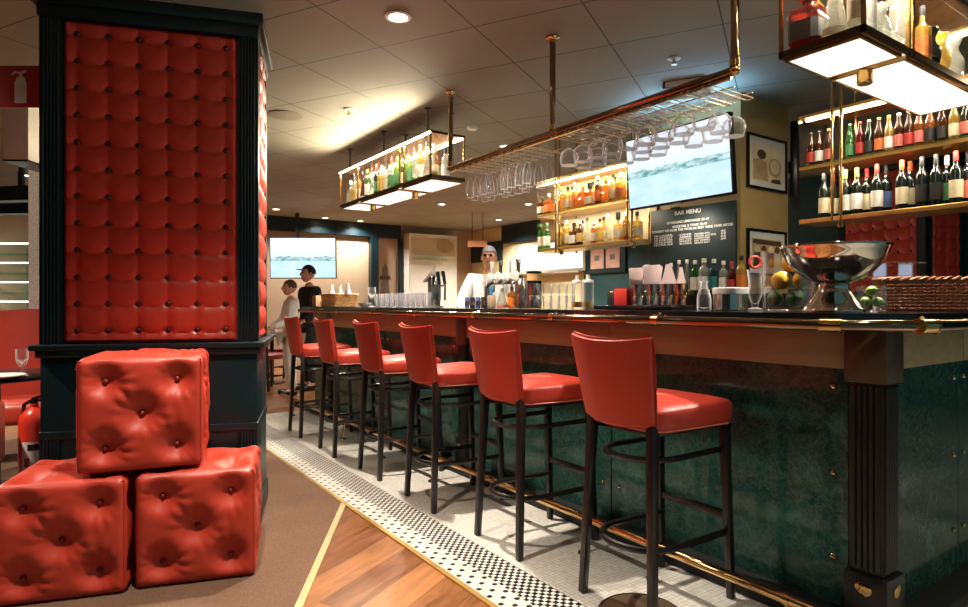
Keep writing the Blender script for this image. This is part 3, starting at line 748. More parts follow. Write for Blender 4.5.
# ---------------------------------------------------------------- shelves above the back bar
BX0, BX1, BZ = 4.22, 4.50, (1.776, 2.145, 2.49)
M['goldplate'] = pm('gold_shelf_plate', (210,168,96), .28, .7)
def back_shelf(label, y0, y1, posts, back=False):
    t = thing('wall_bottle_shelf', label, 'bottle shelf', (BX0,y0,BZ[0]), 0, 'brass shelves above the back bar')
    def Q(mb, nm, mat, par=None, sm=False):
        bmesh.ops.translate(mb.bm, verts=mb.bm.verts, vec=(-BX0,-y0,-BZ[0])); return mb.obj(nm, mat, par or t, sm)
    Q(MB().box((BX0,y0,BZ[0]-.03),(BX1,y1,BZ[0]),.004), 'bottom_shelf', M['goldplate'])
    m = Q(MB().box((BX0,y0,BZ[1]-.03),(BX1,y1,BZ[1]-.008)), 'middle_shelf', M['goldplate'])
    Q(MB().box((BX0-.006,y0,BZ[1]-.008),(BX1,y1,BZ[1])), 'glass_top', M['greenpane'], m)
    Q(MB().box((BX0,y0,BZ[2]-.02),(BX1,y1,BZ[2]),.003), 'top_canopy', M['goldplate'])
    Q(MB().box((BX0+.05,y0+.02,BZ[2]-.030),(BX0+.075,y1-.02,BZ[2]-.021)), 'led_strip', M['led'])
    if back: Q(MB().box((BX1-.012,y0+.01,BZ[0]+.002),(BX1-.006,y1-.01,BZ[2]-.022)), 'back_panel', pm('pale_glow_sheet',(228,206,164),.45))  # pale sheet added to give the golden glow behind the bottles
    for y in posts:
        for dy in (-.028,.028):
            Q(MB().cyl((BX0+.008,y+dy,BZ[0]-.05),(BX0+.008,y+dy,CEIL-.001),.011,n=12), 'brass_post', M['brass'], None, True)
        Q(MB().cyl((BX1-.01,y,BZ[0]-.05),(BX1-.01,y,CEIL-.001),.011,n=12), 'brass_post', M['brass'], None, True)
        Q(MB().lathe([(0,BZ[0]-.075),(.02,BZ[0]-.07),(.02,BZ[0]-.03)],14,(BX0+.06,y,0)), 'foot_boss', M['brass'], None, True)
    Q(MB().box((BX0,y1-.004,BZ[0]),(BX1,y1,BZ[2]-.02)), 'end_pane', M['pane'])
    L = y1-y0
    area('canopy_light', (.05,L/2,BZ[2]-BZ[0]-.036), (L*.95,.02), 7*L, (1,.88,.66), (.15,0,-1), t)
    area('added_tier_light', (.04,L/2,BZ[1]-BZ[0]-.046), (L*.95,.02), 5.5*L, (1,.88,.66), (.15,0,-1), t)  # added lamp under the middle shelf, which has no strip of its own
    return t
S_R = back_shelf('brass back bar shelf on the right with beer bottles above wine bottles', .35, 2.29, (2.04,.7))
S_M = back_shelf('brass back bar shelf left of the television with amber spirit bottles', 3.74, 5.12, (3.83,4.80), True)
fx = BX0+.08
# right shelf: beers above
gb = 'beer bottles on the right back bar shelf'
beers = [(811,'b_brown','l_redl','l_blk'),(819,'b_brown','l_wht','l_blk'),(829,'b_brown','l_pink','l_gold'),(850,'b_green','l_grn','l_grn'),(860,'b_red','l_redl','l_redl'),(869,'b_dark','l_blk','l_gold'),
         (879,'b_brown','l_org','l_gold'),(889,'b_gold','l_wht','l_gold'),(899,'b_brown','l_pink','l_wht'),(909,'b_brown','l_redl','l_gold'),(919,'b_amber','l_pink','l_wht'),(930,'b_amber','l_blk','l_gold'),
         (942,'b_brown','l_blk','l_wht'),(954,'b_gold','l_cream','l_gold'),(966,'b_dark','l_pink','l_blk')]
CL = dict(l_redl='red',l_wht='white',l_pink='pink',l_grn='green',l_blk='black',l_org='orange',l_cream='cream',l_gold='gold',l_blue='blue',l_teal='teal')
for i, (px, g, lb, c) in enumerate(beers):
    bottle('beer', g, lb, c, .235, .027, (fx, at_x(px, fx), BZ[1]), '%s beer bottle with %s label, %s from the left on the upper right shelf' % (GN[g], CL[lb], ORD[i]), gb)
gb = 'wine bottles on the right back bar shelf'
wines = [(824,'l_cream','l_blk'),(833,'l_cream','l_redl'),(845.5,'l_wht','l_gold'),(857,'l_wht','l_gold'),(867,'l_cream','l_redl'),(877,'l_wht','l_redl'),(886,'l_blue','l_blk'),(902,'l_cream','l_orange'),(910,'l_cream','l_orange'),
         (922,'l_blk','l_blk'),(936,'l_blk','l_blk'),(947,'l_grn','l_wht'),(956,'l_cream','l_redl'),(968,'l_pink','l_blk')]
for i, (px, lb, c) in enumerate(wines):
    xx = fx if i not in (1,4,6,8,11,13) else fx+.08
    bottle('wine','b_dark', lb, c, .31, .0335, (xx, at_x(px, xx), BZ[0]), 'wine bottle with %s label and %s capsule, %s from left on lower right shelf' % (CL[lb], CL.get(c,'orange') if c!='l_orange' else 'orange', ORD[i]), gb)
# middle shelf
gb = 'spirit bottles on the middle back bar shelf'
up = [(542,'b_brown','square',.2),(549,'b_amber','square',.22),(561,'b_amber','round',.26),(568,'b_gold','square',.25),(575,'b_gold','round',.27),(583,'b_amber','square',.24),(590,'b_amber','decanter',.24),(598,'b_brown','round',.28),(606,'b_amber','square',.26),(613,'b_gold','round',.27),(621,'b_gold','square',.27),(636,'b_amber','round',.27)]
for i, (px, g, k, h) in enumerate(up):
    bottle(k, g, ['l_cream','l_org',None][i%3], ['l_blk','l_wht','l_gold'][i%3], h, .036 if k=='round' else .042, (fx, at_x(px,fx), BZ[1]), '%s spirit bottle, %s from the left on the upper tier of the middle shelf' % (GN[g], ORD[i]), gb)
lo = [(541,'b_green','round',.28),(547,'b_green','round',.28),(561,'b_gold','square',.26),(567,'b_gold','round',.27),(574,'b_brown','square',.24),(580,'b_brown','round',.25),(587,'b_clear','flask',.27),(594,'b_amber','round',.22),(600,'b_gold','round',.24),(608,'b_clear','flask',.27),(618,'b_gold','decanter',.28),(626,'b_amber','round',.26),(637,'b_gold','square',.25)]
for i, (px, g, k, h) in enumerate(lo):
    bottle(k, g, ['l_cream','l_wht','l_gold'][i%3], 'l_grn' if i < 2 else ['l_blk','l_wht'][i%2], h, .036 if k!='square' else .041, (fx, at_x(px,fx), BZ[0]), '%s bottle, %s from the left on the lower tier of the middle shelf' % (GN[g], ORD[i]), gb)
for i in range(8):
    y = 3.88+i*.15; g = ['b_gold','b_clear','b_amber','b_gold'][i%4]
    bottle('round', g, 'l_cream', 'l_blk', .27, .036, (fx+.11,y,BZ[0 if i%2 else 1]), '%s bottle in the back row of the middle shelf, %s from the right, %s tier' % (GN[g], ORD[i], 'lower' if i%2 else 'upper'), gb)

# ---------------------------------------------------------------- overhead brass rail with glass racks
RZ = 2.285; ry0, ry1 = 1.70, 4.26
rk = thing('glass_rack', 'long brass rail hung from the ceiling carrying wire racks of glasses', 'glass rack', (2.6,ry0,RZ))
def Q(mb, nm, mat, par=None, sm=True):
    bmesh.ops.translate(mb.bm, verts=mb.bm.verts, vec=(-2.6,-ry0,-RZ)); return mb.obj(nm, mat, par or rk, sm)
Q(MB().tube([(2.6,ry1,RZ),(2.6,ry0+.02,RZ)], .021, 16), 'rail', M['bronze'])
Q(MB().ball((2.6,ry0+.012,RZ), .0235, 16), 'rail_elbow', M['brass'])
for y in (ry0+.012, 3.0, ry1-.02):
    p = Q(MB().cyl((2.6,y,RZ),(2.6,y,CEIL-.001),.0195,n=16), 'pole', M['bronze'])
    Q(MB().lathe([(.045,CEIL-.001),(.045,CEIL-.012),(.03,CEIL-.02),(.024,CEIL-.03),(.024,CEIL-.045)],20,(2.6,y,0)).lathe([(.024,RZ+.02),(.024,RZ+.05)],18,(2.6,y,0)), 'flange', M['brass'], p)
def wire_rack(y0, y1, dy, x1):
    m = MB(); n = int(round((y1-y0)/dy))
    for i in range(n+1):
        y = y0+dy*i; g = dy*.16
        m.tube([(2.585,y-g,RZ-.028),(x1,y-g,RZ-.028)], .0032, 6); m.tube([(2.585,y+g,RZ-.028),(x1,y+g,RZ-.028)], .0032, 6)
        m.tube([(x1,y-g,RZ-.028),(x1+.012,y,RZ-.028),(x1,y+g,RZ-.028)], .0032, 6)
    for x in (2.6,(2.6+x1)/2,x1-.02): m.tube([(x,y0-.03,RZ-.006),(x,y1+.03,RZ-.006)], .0045, 6)
    Q(m, 'wire_rack', M['wire'])
Q(MB().box((2.590,ry0+.03,RZ-.036),(2.606,ry1-.02,RZ-.024)), 'front_strip', M['brass'])
M['wire'] = pm('pale_gold_wire', (232,216,184), .3, .35)
wire_rack(1.86, 2.98, .1244, 2.95); wire_rack(3.28, 4.16, .088, 2.92)
def stem_glass(kind):
    if kind == 'balloon': P = [(0,0),(.038,0),(.039,-.003),(.012,-.008),(.0045,-.018),(.004,-.080),(.010,-.090),(.030,-.099),(.052,-.120),(.0595,-.148),(.054,-.178),(.047,-.196)]
    else: P = [(0,0),(.032,0),(.033,-.003),(.010,-.008),(.0042,-.016),(.0038,-.085),(.009,-.098),(.020,-.125),(.029,-.170),(.030,-.205),(.025,-.245)]
    q = MB().lathe(P[:7], 14).mesh('stem_foot', M['stem']); b = MB().lathe(P[6:], 18).mesh('bowl', M['stem'])
    r, z = P[-1]; rim = MB().tube([(r*math.cos(2*PI*k/20), r*math.sin(2*PI*k/20), z) for k in range(20)], .0026, 5, True).mesh('rim', M['stem'])
    return q, b, rim
SG = {k: stem_glass(k) for k in ('balloon','flute')}
def hang_glass(kind, x, y, label, grp):
    t = thing('wine_glass' if kind == 'balloon' else 'champagne_flute', label, 'wine glass', (x,y,RZ-.0175), 0, grp)
    for nm, me in zip(('stem_foot','bowl','rim'), SG[kind]): link(nm, me, t)
ROW = ['front','middle','back']
for i in range(9):
    for j in range(3):
        if (i+2*j) % 4 == 3 and j: continue
        y = 1.86+.1244*(i+.5); x = 2.665+.123*j
        hang_glass('balloon', x, y, 'upturned balloon wine glass in the right rack, %s row, %s from its right end' % (ROW[j], ORD[i]), 'balloon glasses hanging in the right rack')
for i in range(10):
    for j in range(3):
        if (i+j) % 5 == 4: continue
        y = 3.28+.088*(i+.5); x = 2.65+.10*j
        hang_glass('flute', x, y, 'upturned champagne flute in the left rack, %s row, %s from its right end' % (ROW[j], ORD[i]), 'champagne flutes hanging in the left rack')
# ---------------------------------------------------------------- pillar with blackboard, pictures, television
PXX, PYY = 4.52, 2.925
struct('wall_pillar', MB().box((PXX,PYY,0),(5.22,3.86,CEIL),.004), M['pillar'], 'ochre plastered pillar behind the bar')
def wall_thing(name, label, cat, loc, rz, group=None): return thing(name, label, cat, loc, rz, group)
def text_mesh(body, size, mat, ext=.001):
    cu = bpy.data.curves.new('lettering', 'FONT'); cu.body = body; cu.size = size; cu.extrude = ext; cu.align_x = 'LEFT'
    cu.space_character = 1.05; cu.offset = size*.018
    o = bpy.data.objects.new('lettering', cu); col.objects.link(o)
    bpy.context.view_layer.update()
    me = bpy.data.meshes.new_from_object(o.evaluated_get(bpy.context.evaluated_depsgraph_get()))
    bpy.data.objects.remove(o); me.materials.clear(); me.materials.append(mat); return me
M['chalk'] = pm('chalk_white', (226,224,214), .8, var=.15, scale=60)
def board():
    ya, yb = at_x(736.5, 4.49), at_x(650.5, 4.41); zt = at_x(736.5,4.49,200)[1]; zl = 1.36
    t = thing('blackboard', 'dark blackboard headed BAR MENU on the pillar behind the bar', 'menu board', (4.41,yb,zl), R(5))
    W, H = yb-ya, zt-zl
    MB().box((0,-W,0),(.029,0,H),.003).obj('board', pm('slate_board', (38,52,54), .55, var=.12, scale=2), t)
    # local reading direction runs from +Y (left seen from the bar) to -Y
    def put(s, u, v, size, fit=None):
        me = text_mesh(s, size, M['chalk']); 
        xs = [p.co.x for p in me.vertices]; wd = max(xs)-min(xs)
        k = 1 if fit is None else fit/wd
        o = link('lettering', me, t, (-.0015, -u, v)); o.rotation_euler = (R(90),0,R(-90)); o.scale = (k,1,1)
    f = lambda px: (px/968) * W * 1.0          # board fraction measured along the board
    def uv(px, py):                             # from the written layout: fractions of the board
        x = 650+px*90/968; y = 200+py*55/592
        yy, zz = at_x(x, 4.41+.08*(x-650)/86.5, y); return yb-yy, zz-zl
    def line(s, px0, py0, px1, hpx):
        u0, v0 = uv(px0, py0); u1, _ = uv(px1, py0); _, v1 = uv(px0, py0-hpx)
        put(s, u0, v0, (v1-v0)*1.38, u1-u0)
    line('BAR MENU', 268, 166, 548, 44)
    line('SPARKLING LEMONADE 29-49', 185, 262, 640, 25)
    line('MOCKTAIL & TONIC 29-49', 245, 303, 618, 25)
    line('TONIGHT WE HAVE THE WORLDS BEST WINE OVER METER', 18, 362, 908, 25)
    for i, (a, b, c, d) in enumerate([('10 LAGER','CIDER','ORCHARD APPLE','45'),('12 STOUT','AMBER','HOUSE ALE','59'),('14 PORTER','BITTER','GARDEN PEAR','65'),('16 PILSNER','WHEAT','DRY HOPPED','69'),('18 PALE ALE','BLONDE','SMOKED MALT','')]):
        y = 398+i*24
        line(a, 44, y+6, 240, 19); line(b, 320, y-18+6, 452, 19); line(c, 482, y-26+4, 650, 19)
        if d: line(d, 770, y-60+6+i*4, 824, 22)
    line('20CL', 660, 380, 722, 19)
    br = MB().box((-.05,-W*.42,H-.02),(.0,-W*.30,H+.0)); br.obj('picture_light', M['steel'], t)
board()
def tv_screen_mat(name, seed, s):
    t = NT(name); tc = t.n('ShaderNodeTexCoord'); sp = t.n('ShaderNodeSeparateXYZ'); t.t.links.new(tc.outputs['Generated'], sp.inputs[0])
    u, v = sp.outputs[0], sp.outputs[2]
    cb = t.n('ShaderNodeCombineXYZ'); t.t.links.new(u, cb.inputs[0]); cb.inputs[1].default_value = seed
    sky = t.noise(cb.outputs[0], 9, 4, .6)
    top = t.math('ADD', .44, t.math('MULTIPLY', sky, .16))
    band = t.math('MULTIPLY', t.math('GREATER_THAN', v, .42), t.math('LESS_THAN', v, top))
    n2 = t.noise(tc.outputs['Generated'], 14, 4)
    trees = t.ramp(n2, [(.35, lin((88,148,150))), (.65, lin((196,222,226)))])
    skyc = t.ramp(v, [(.5, lin((214,232,246))), (1, lin((236,242,250)))])
    wat = t.ramp(t.noise(tc.outputs['Generated'], 5, 3), [(.3, lin((178,216,246))), (.7, lin((208,232,250)))])
    c = t.mix(t.math('GREATER_THAN', v, .43), wat, skyc); c = t.mix(band, c, trees)
    e = t.n('ShaderNodeEmission'); t.t.links.new(c, e.inputs[0]); e.inputs[1].default_value = s
    t.t.links.new(e.outputs[0], t.out.inputs[0]); return t.m
def television(label, loc, rz, W, H, tilt, smat, pole=None):
    t = thing('television', label, 'television', loc, rz)
    m = Matrix.Rotation(tilt, 4, 'X')
    MB().box((-W/2,0,-H/2),(W/2,.05,H/2),.006,M=m).obj('casing', M['black'], t)
    MB().box((-W/2+.014,-.004,-H/2+.018),(W/2-.014,.0005,H/2-.014),M=m).obj('screen', smat, t, False)
    MB().box((-.04,-.006,-H/2-.012),(.04,.02,-H/2+.004),M=m).obj('badge', M['steel'], t)
    MB().box((-.2,.05,-.15),(.2,.075,.15),M=m).bar((0,.07,0),(0,pole or .2,0),.05).obj('wall_mount', M['blackmat'], t)
    return t
tx = 4.10; a, b = at_x(736,tx), at_x(629.5,tx)
zb_ = at_x(736, tx, 191.5)[1]
television('wide television above the blackboard, partly hidden by hanging glasses', (tx+.03,(a+b)/2+.055,zb_+.30), R(-90), b-a, .61, R(5), tv_screen_mat('tv_landscape_near', 3.1, 1.15), .36)
TVN = [o for o in bpy.data.objects if o.name == 'television'][0]
area('added_ceiling_glow', (0,.10,.33), (.9,.05), 9, (.30,.62,1), (0,.0,1), TVN)  # added blue lamp aimed up to tint the ceiling above the television
spot('menu_lamp', (0,.06,-.335), 9, (1,.9,.75), 150, 1, .02, TVN, None).rotation_euler = (R(35),0,0)
def picture(label, pts_at, W, H, loc, rz, art, group=None, fw=.02, matw=.05):
    t = thing('framed_picture', label, 'picture', loc, rz, group)
    m = MB().box((-W/2,-.022,0),(W/2,0,fw)).box((-W/2,-.022,H-fw),(W/2,0,H)).box((-W/2,-.022,fw),(-W/2+fw,0,H-fw)).box((W/2-fw,-.022,fw),(W/2,0,H-fw))
    m.obj('frame', M['black'], t, False)
    MB().box((-W/2+fw,-.010,fw),(W/2-fw,-.004,H-fw)).obj('mount', M['white'], t, False)
    art(t, W, H, fw+matw); return t
M['sepia'] = pm('sepia_print', (196,164,118), .6, var=.25, scale=9); M['sepia_d'] = pm('dark_sepia', (84,62,44), .6, var=.3, scale=12); M['sepia_l'] = pm('pale_sepia', (232,214,180), .6)
def blob(t, nm, mat, pts, y=-.0135):
    MB().prism([(x,z) for x,z in pts], -.0005, .0005).obj(nm, mat, t, False).matrix_local = Matrix.Translation((0,y,0)) @ Matrix.Rotation(R(90),4,'X')
def ell(cx_, cz, a_, b_, n=18): return [(cx_+a_*math.cos(2*PI*k/n), cz+b_*math.sin(2*PI*k/n)) for k in range(n)]
def art_man(t, W, H, m):
    MB().box((-W/2+m,-.0125,m),(W/2-m,-.0105,H-m*1.1)).obj('print', M['sepia_l'], t, False)
    w_, h_ = W-2*m, H-2*m
    blob(t,'printed_figure',M['sepia'],[(-w_*.48,m+.02*h_),(-w_*.48,m+.55*h_),(-w_*.25,m+.62*h_),(-w_*.02,m+.5*h_),(w_*.02,m+.02*h_)])
    blob(t,'printed_head',M['sepia_d'],ell(-w_*.2,m+.72*h_,w_*.15,h_*.13),-.0142)
    blob(t,'printed_shape',M['sepia'],ell(w_*.25,m+.42*h_,w_*.22,h_*.26),-.0142)
    blob(t,'printed_shape',M['sepia_l'],ell(w_*.25,m+.44*h_,w_*.17,h_*.20),-.0149)
    blob(t,'printed_shadow',M['sepia_d'],[(w_*.1,m),(w_*.45,m),(w_*.42,m+.12*h_),(w_*.15,m+.09*h_)],-.0149)
def art_crowd(t, W, H, m):
    MB().box((-W/2+m,-.0125,m),(W/2-m,-.0105,H-m*1.1)).obj('print', M['sepia'], t, False)
    w_, h_ = W-2*m, H-2*m
    for i, x in enumerate((-.35,-.12,.12,.34)):
        blob(t,'printed_figure',M['sepia_l'] if i%2 else M['sepia_d'],[(w_*(x-.12),m),(w_*(x-.10),m+.5*h_),(w_*(x+.10),m+.5*h_),(w_*(x+.12),m)],-.0142)
        blob(t,'printed_head',M['sepia_d'] if i%2 else M['sepia_l'],ell(w_*x,m+.62*h_,w_*.09,h_*.12),-.0149)
    blob(t,'printed_shadow',M['sepia_d'],[(-w_*.48,m+.8*h_),(w_*.48,m+.76*h_),(w_*.48,m+.92*h_),(-w_*.48,m+.95*h_)],-.0142)
fy = PYY-.0015
x0, zt = at_y(746,fy,132); x1, _ = at_y(785,fy,141); zl = at_y(746,fy,187)[1]
picture('black-framed sepia print of a man in a hat, upper of two on the pillar', None, x1-x0, zt-zl, ((x0+x1)/2,fy,zl), 0, art_man)
x0, zt = at_y(746,fy,228); x1, _ = at_y(784.5,fy,229); zl = zt-.38
picture('black-framed sepia group print, lower of two on the pillar above the lemons', None, x1-x0, .38, ((x0+x1)/2,fy,zl), 0, art_crowd)

# ---------------------------------------------------------------- back bar counter with its bottle ledge
bb = thing('back_bar', 'dark back bar counter with a raised bottle ledge below the blackboard', 'counter', (4.15,1.63,0))
MB().box((.12,0,.0),(.36,3.5,1.06)).obj('cabinet', M['blackmat'], bb, False); MB().box((.02,-.02,1.06),(.37,3.52,1.10),.004).obj('worktop', M['steel'], bb)
MB().box((.05,.3,1.10),(.33,2.4,1.26)).box((.03,.28,1.26),(.335,2.42,1.272)).obj('bottle_ledge', M['darkwood'], bb, False)
MB().tube([(.035,.3,1.305),(.035,2.4,1.305)],.005,8).tube([(.035,.3,1.27),(.035,.3,1.305)],.004,6).tube([(.035,1.5,1.27),(.035,1.5,1.305)],.004,6).tube([(.035,2.4,1.27),(.035,2.4,1.305)],.004,6).obj('gallery_rail', M['brass'], bb)
gb = 'bottles on the back bar ledge'; lx = 4.30
for i, (px, g, lb, c, k, h, r) in enumerate([(671,'b_clear','l_wht','l_wht','round',.27,.034),(679,'b_clear','l_cream','l_wht','flask',.29,.036),(687,'b_clear','l_gold','l_wht','flask',.29,.036),(695,'b_green','l_wht','l_wht','round',.28,.036),(704,'b_clear','l_wht','l_wht','round',.29,.045),
        (714,'b_teal','l_teal','l_wht','round',.28,.040),(723.5,'b_clear','l_wht','l_wht','round',.26,.034),(732,'b_red','l_redl','l_redl','wine',.25,.034),(741.5,'b_gold','l_org','l_blk','round',.29,.037)]):
    bottle(k, g, lb, c, h, r, (lx, at_x(px,lx), 1.2735), '%s glass bottle with %s cap, %s from the left on the ledge below the blackboard' % (GN[g], CAPN.get(c,'red'), ORD[i]), gb)

# ---------------------------------------------------------------- things on the bar worktop
Z = ZT+.0015
def P3(px, X): return (X, at_x(px,X), Z)
def zat(px, X, py): return at_x(px,X,py)[1]-Z
# wicker basket
def wicker(W, D, H, strands=11, mat=None, mat2=None):
    def rr(t, off):
        r = .05; p = 2*(W+D); s = (t % 1)*p
        hw, hd = W/2+off, D/2+off
        c = math.cos(2*PI*t); q = math.sin(2*PI*t); m = (abs(c)**6+abs(q)**6)**(1/6)
        return hw*c/m, hd*q/m
    N = 168; a = MB()
    for i in range(strands):
        z = .008+(H-.016)*i/(strands-1); tap = (z/H-.5)*.02
        pts = []
        for k in range(N):
            o = .0045*math.sin(k*PI/2+PI/4+(PI if i%2 else 0))+tap; x, y = rr(k/N, o); pts.append((x,y,z+.001*math.sin(k*1.7+i)))
        a.tube(pts, (H/strands)*.43, 6, True)
    s = MB()
    for k in range(0,N,2):
        x, y = rr((k+.5)/N, -.011); x2, y2 = rr((k+.5)/N, .009); s.tube([(x,y,.004),(x2,y2,H)], .003, 5)
    rim = MB()
    for q in (0,1):
        pts = [(*rr(k/N, .012+.006*math.cos(k*.9+q*PI)), H+.006+.006*math.sin(k*.9+q*PI)) for k in range(N)]
        rim.tube(pts, .0065, 6, True)
    base = MB().box((-W/2+.012,-D/2+.012,0),(W/2-.012,D/2-.012,.008))
    return a, s, rim, base
M['wick'] = pm('brown_wicker', (150,92,58), .5, var=.35, scale=30); M['wick_l'] = pm('light_wicker', (196,152,98), .55, var=.3, scale=30)
def basket(label, loc, rz, W, D, H, mat, n):
    t = thing('wicker_basket', label, 'basket', loc, rz)
    a, s, rim, base = wicker(W, D, H, n)
    a.obj('woven_side', mat, t); s.obj('stakes', mat, t); rim.obj('rim', mat, t); base.obj('base', mat, t); return t
bd = Vector(cw(.92,-.39)).normalized(); bn = Vector(cw(.39,.92)).normalized()
bc = Vector(at_d(881,2.75)) + bd*.215 + bn*.11
basket('brown wicker basket on the near corner of the bar, right of the steel bowl', (bc.x,bc.y,Z), math.atan2(bd.y,bd.x), .41, .19, .134, M['wick'], 9)
# steel bowl
bw = thing('punch_bowl', 'large polished steel footed bowl on the bar corner', 'bowl', (2.62,1.275,Z))
MB().lathe([(.0,.118),(.055,.122),(.10,.140),(.142,.170),(.172,.206),(.190,.245),(.197,.266),(.203,.270),(.205,.266),(.199,.258),(.193,.24),(.176,.203),(.146,.166),(.10,.132),(.05,.112),(.048,.106)][::-1], 56).obj('bowl', M['mirror_steel'], bw, True, 1.2)
MB().lathe([(.0,.0),(.118,.0),(.119,.006),(.112,.016),(.085,.05),(.066,.08),(.058,.100),(.060,.106),(.056,.112),(.0,.113)], 48).obj('pedestal', M['mirror_steel'], bw, True, 1.2)
# glass tub of lemons and limes
gx, gy = at_d(788.5, 2.90); ty = thing('glass_tub', 'clear glass tub of lemons and limes left of the steel bowl', 'glass tub', (gx,gy,Z))
MB().lathe([(0,0),(.102,0),(.110,.012),(.112,.10),(.115,.265),(.118,.28),(.113,.28),(.108,.10),(.106,.014),(0,.012)], 40).obj('glass_wall', M['glass'], ty, True, 1.2)
M['lemon'] = pm('lemon_peel', (238,176,40), .38, var=.06, bump=.2, bscale=200); M['lime'] = pm('lime_peel', (58,96,36), .38, var=.15, bump=.2, bscale=160); M['lime_l'] = pm('pale_lime_peel', (158,186,86), .4, var=.1, bump=.2, bscale=160)
def fruit(nm, mat, r):
    m = MB().lathe([(0,-r*1.15),(r*.16,-r*1.12),(r*.3,-r*1.0),(r*.72,-r*.72),(r*.97,-r*.25),(r,.05*r),(r*.9,r*.48),(r*.6,r*.85),(r*.28,r*1.02),(r*.14,r*1.12),(0,r*1.15)], 20)
    return m.mesh(nm, mat)
lm, li, lil = fruit('lemon', M['lemon'], .042), fruit('lime', M['lime'], .036), fruit('lime', M['lime_l'], .0215)
right = Vector(cw(1,0)); fwd = Vector(cw(0,1))
def put_fruit(me, dx, dd, z, label, grp, cat, c0):
    p = Vector(c0)+right*dx+fwd*dd; o = link(me.name.split('.')[0], me, None, (p.x,p.y,z)); o.rotation_euler = (R(70+50*math.sin(dx*90)),R(40*math.cos(dd*70)),R(dx*900+dd*600)); tag(o, label, cat, grp)
c0 = (gx,gy)
LM = [(.058*math.cos(a),.058*math.sin(a),z,d) for a,z,d in ((R(-140),.142,'at the left'),(R(-20),.142,'at the right'),(R(100),.142,'at the back'),(R(-70),.226,'in front on top'),(R(50),.226,'on top at the right'))]
for dx, dd, z, d in LM: put_fruit(lm, dx, dd, Z+z, 'yellow lemon '+d+' of the glass tub', 'lemons in the glass tub', 'lemon', c0)
LI = [(.056*math.cos(a),.056*math.sin(a),.056,d) for a,d in ((R(-90),'in the middle'),(R(25),'at the right'),(R(155),'at the left'))]
for dx, dd, z, d in LI: put_fruit(li, dx, dd, Z+z, 'green lime '+d+' at the bottom of the glass tub', 'limes in the glass tub', 'lime', c0)
jx, jy = at_d(871.5, 2.60); tj = thing('glass_jar', 'low glass jar of pale limes between the steel bowl and the basket', 'jar', (jx,jy,Z))
MB().lathe([(0,0),(.052,0),(.056,.01),(.058,.100),(.059,.105),(.055,.104),(.053,.014),(0,.012)], 32).obj('glass_wall', M['glass'], tj, True, 1.2)
for dx, dd, z, d in [(-.0265,0,.04,'lower left'),(.0265,0,.04,'lower right'),(0,.0,.086,'upper')]: put_fruit(lil, dx, dd, Z+z, 'pale green lime, '+d+' in the low jar beside the basket', 'pale limes in the low jar', 'lime', (jx,jy))
# acrylic tiered stand behind the basket
sx, sy = at_d(893, 3.15); ts = thing('tiered_stand', 'clear two-tier acrylic stand behind the wicker basket', 'stand', (sx,sy,Z), R(-YAW))
for z in (.165,.235): MB().box((-.11,-.06,z),(.13,.06,z+.008),.003).obj('tier', M['glass'], ts)
for x in (-.07,.06):
    MB().box((x,-.05,0),(x+.006,.05,.235)).obj('upright', M['glass'], ts)
# steel tub with white lid, hurricane glass with red slice
ux, uy = at_d(730.5, 2.98); tu = thing('steel_tub', 'round steel tub with white top on the bar, left of the lemons', 'tub', (ux,uy,Z))
MB().lathe([(0,0),(.076,0),(.079,.004),(.079,.078)], 40).obj('steel_body', M['steel'], tu); MB().lathe([(.079,.078),(.082,.08),(.082,.106),(.078,.110),(0,.110)], 40).obj('white_top', M['white'], tu)
hx, hy = at_d(755, 3.06); th = thing('cocktail_glass', 'tall curved glass with a red slice, right of the steel tub', 'glass', (hx,hy,Z))
MB().lathe([(0,0),(.036,0),(.036,.005),(.012,.015),(.016,.03),(.034,.08),(.030,.14),(.038,.20),(.036,.20),(.028,.14),(.031,.08),(.012,.034),(0,.03)], 28).obj('glass_wall', M['stem'], th)
MB().tube([(.028*math.cos(2*PI*k/20),0,.238+.028*math.sin(2*PI*k/20)) for k in range(20)],.007,8,True).obj('red_slice', M['l_redl'], th).rotation_euler = (0,0,R(-YAW))
# carafe beside the steel tub
vx, vy = at_d(704, 2.95); tv_ = thing('glass_carafe', 'clear glass carafe left of the steel tub', 'carafe', (vx,vy,Z))
MB().lathe([(0,0),(.030,0),(.033,.01),(.033,.06),(.026,.09),(.016,.11),(.016,.13),(.021,.14),(.019,.14),(.013,.13),(.013,.11),(.023,.088),(.030,.06),(.030,.014),(0,.01)], 28).obj('glass_wall', M['stem'], tv_)
# black service tray with napkins, straws and menu cards
tX = 2.72; y1_, y0_ = at_x(605,tX), at_x(684,tX); ym = (y0_+y1_)/2
tt = thing('service_tray', 'long black tray on the bar holding cards, napkins and steel cups', 'tray', (tX,ym,Z))
MB().box((-.10,-(y1_-y0_)/2,0),(.10,(y1_-y0_)/2,.022),.005).obj('tray_body', M['black'], tt)
ZT2 = Z+.0235
def onT(px, X=tX): return (X, at_x(px,X), ZT2)
tb = thing('napkin_box', 'small black box at the left end of the service tray', 'box', onT(614.5)); MB().box((-.03,-.03,0),(.03,.03,.075),.003).box((-.026,-.026,.075),(.026,.026,.077)).obj('box_body', M['blackmat'], tb)
tb = thing('napkin_box', 'red napkin box on the service tray', 'box', onT(625.5)); MB().box((-.045,-.048,0),(.045,.048,.092),.004).box((-.04,-.043,.092),(.04,.043,.098)).obj('box_body', pm('red_box', (196,44,36), .5), tb)
M['pinkcard'] = pm('pale_pink_card', (224,196,190), .6, var=.04)
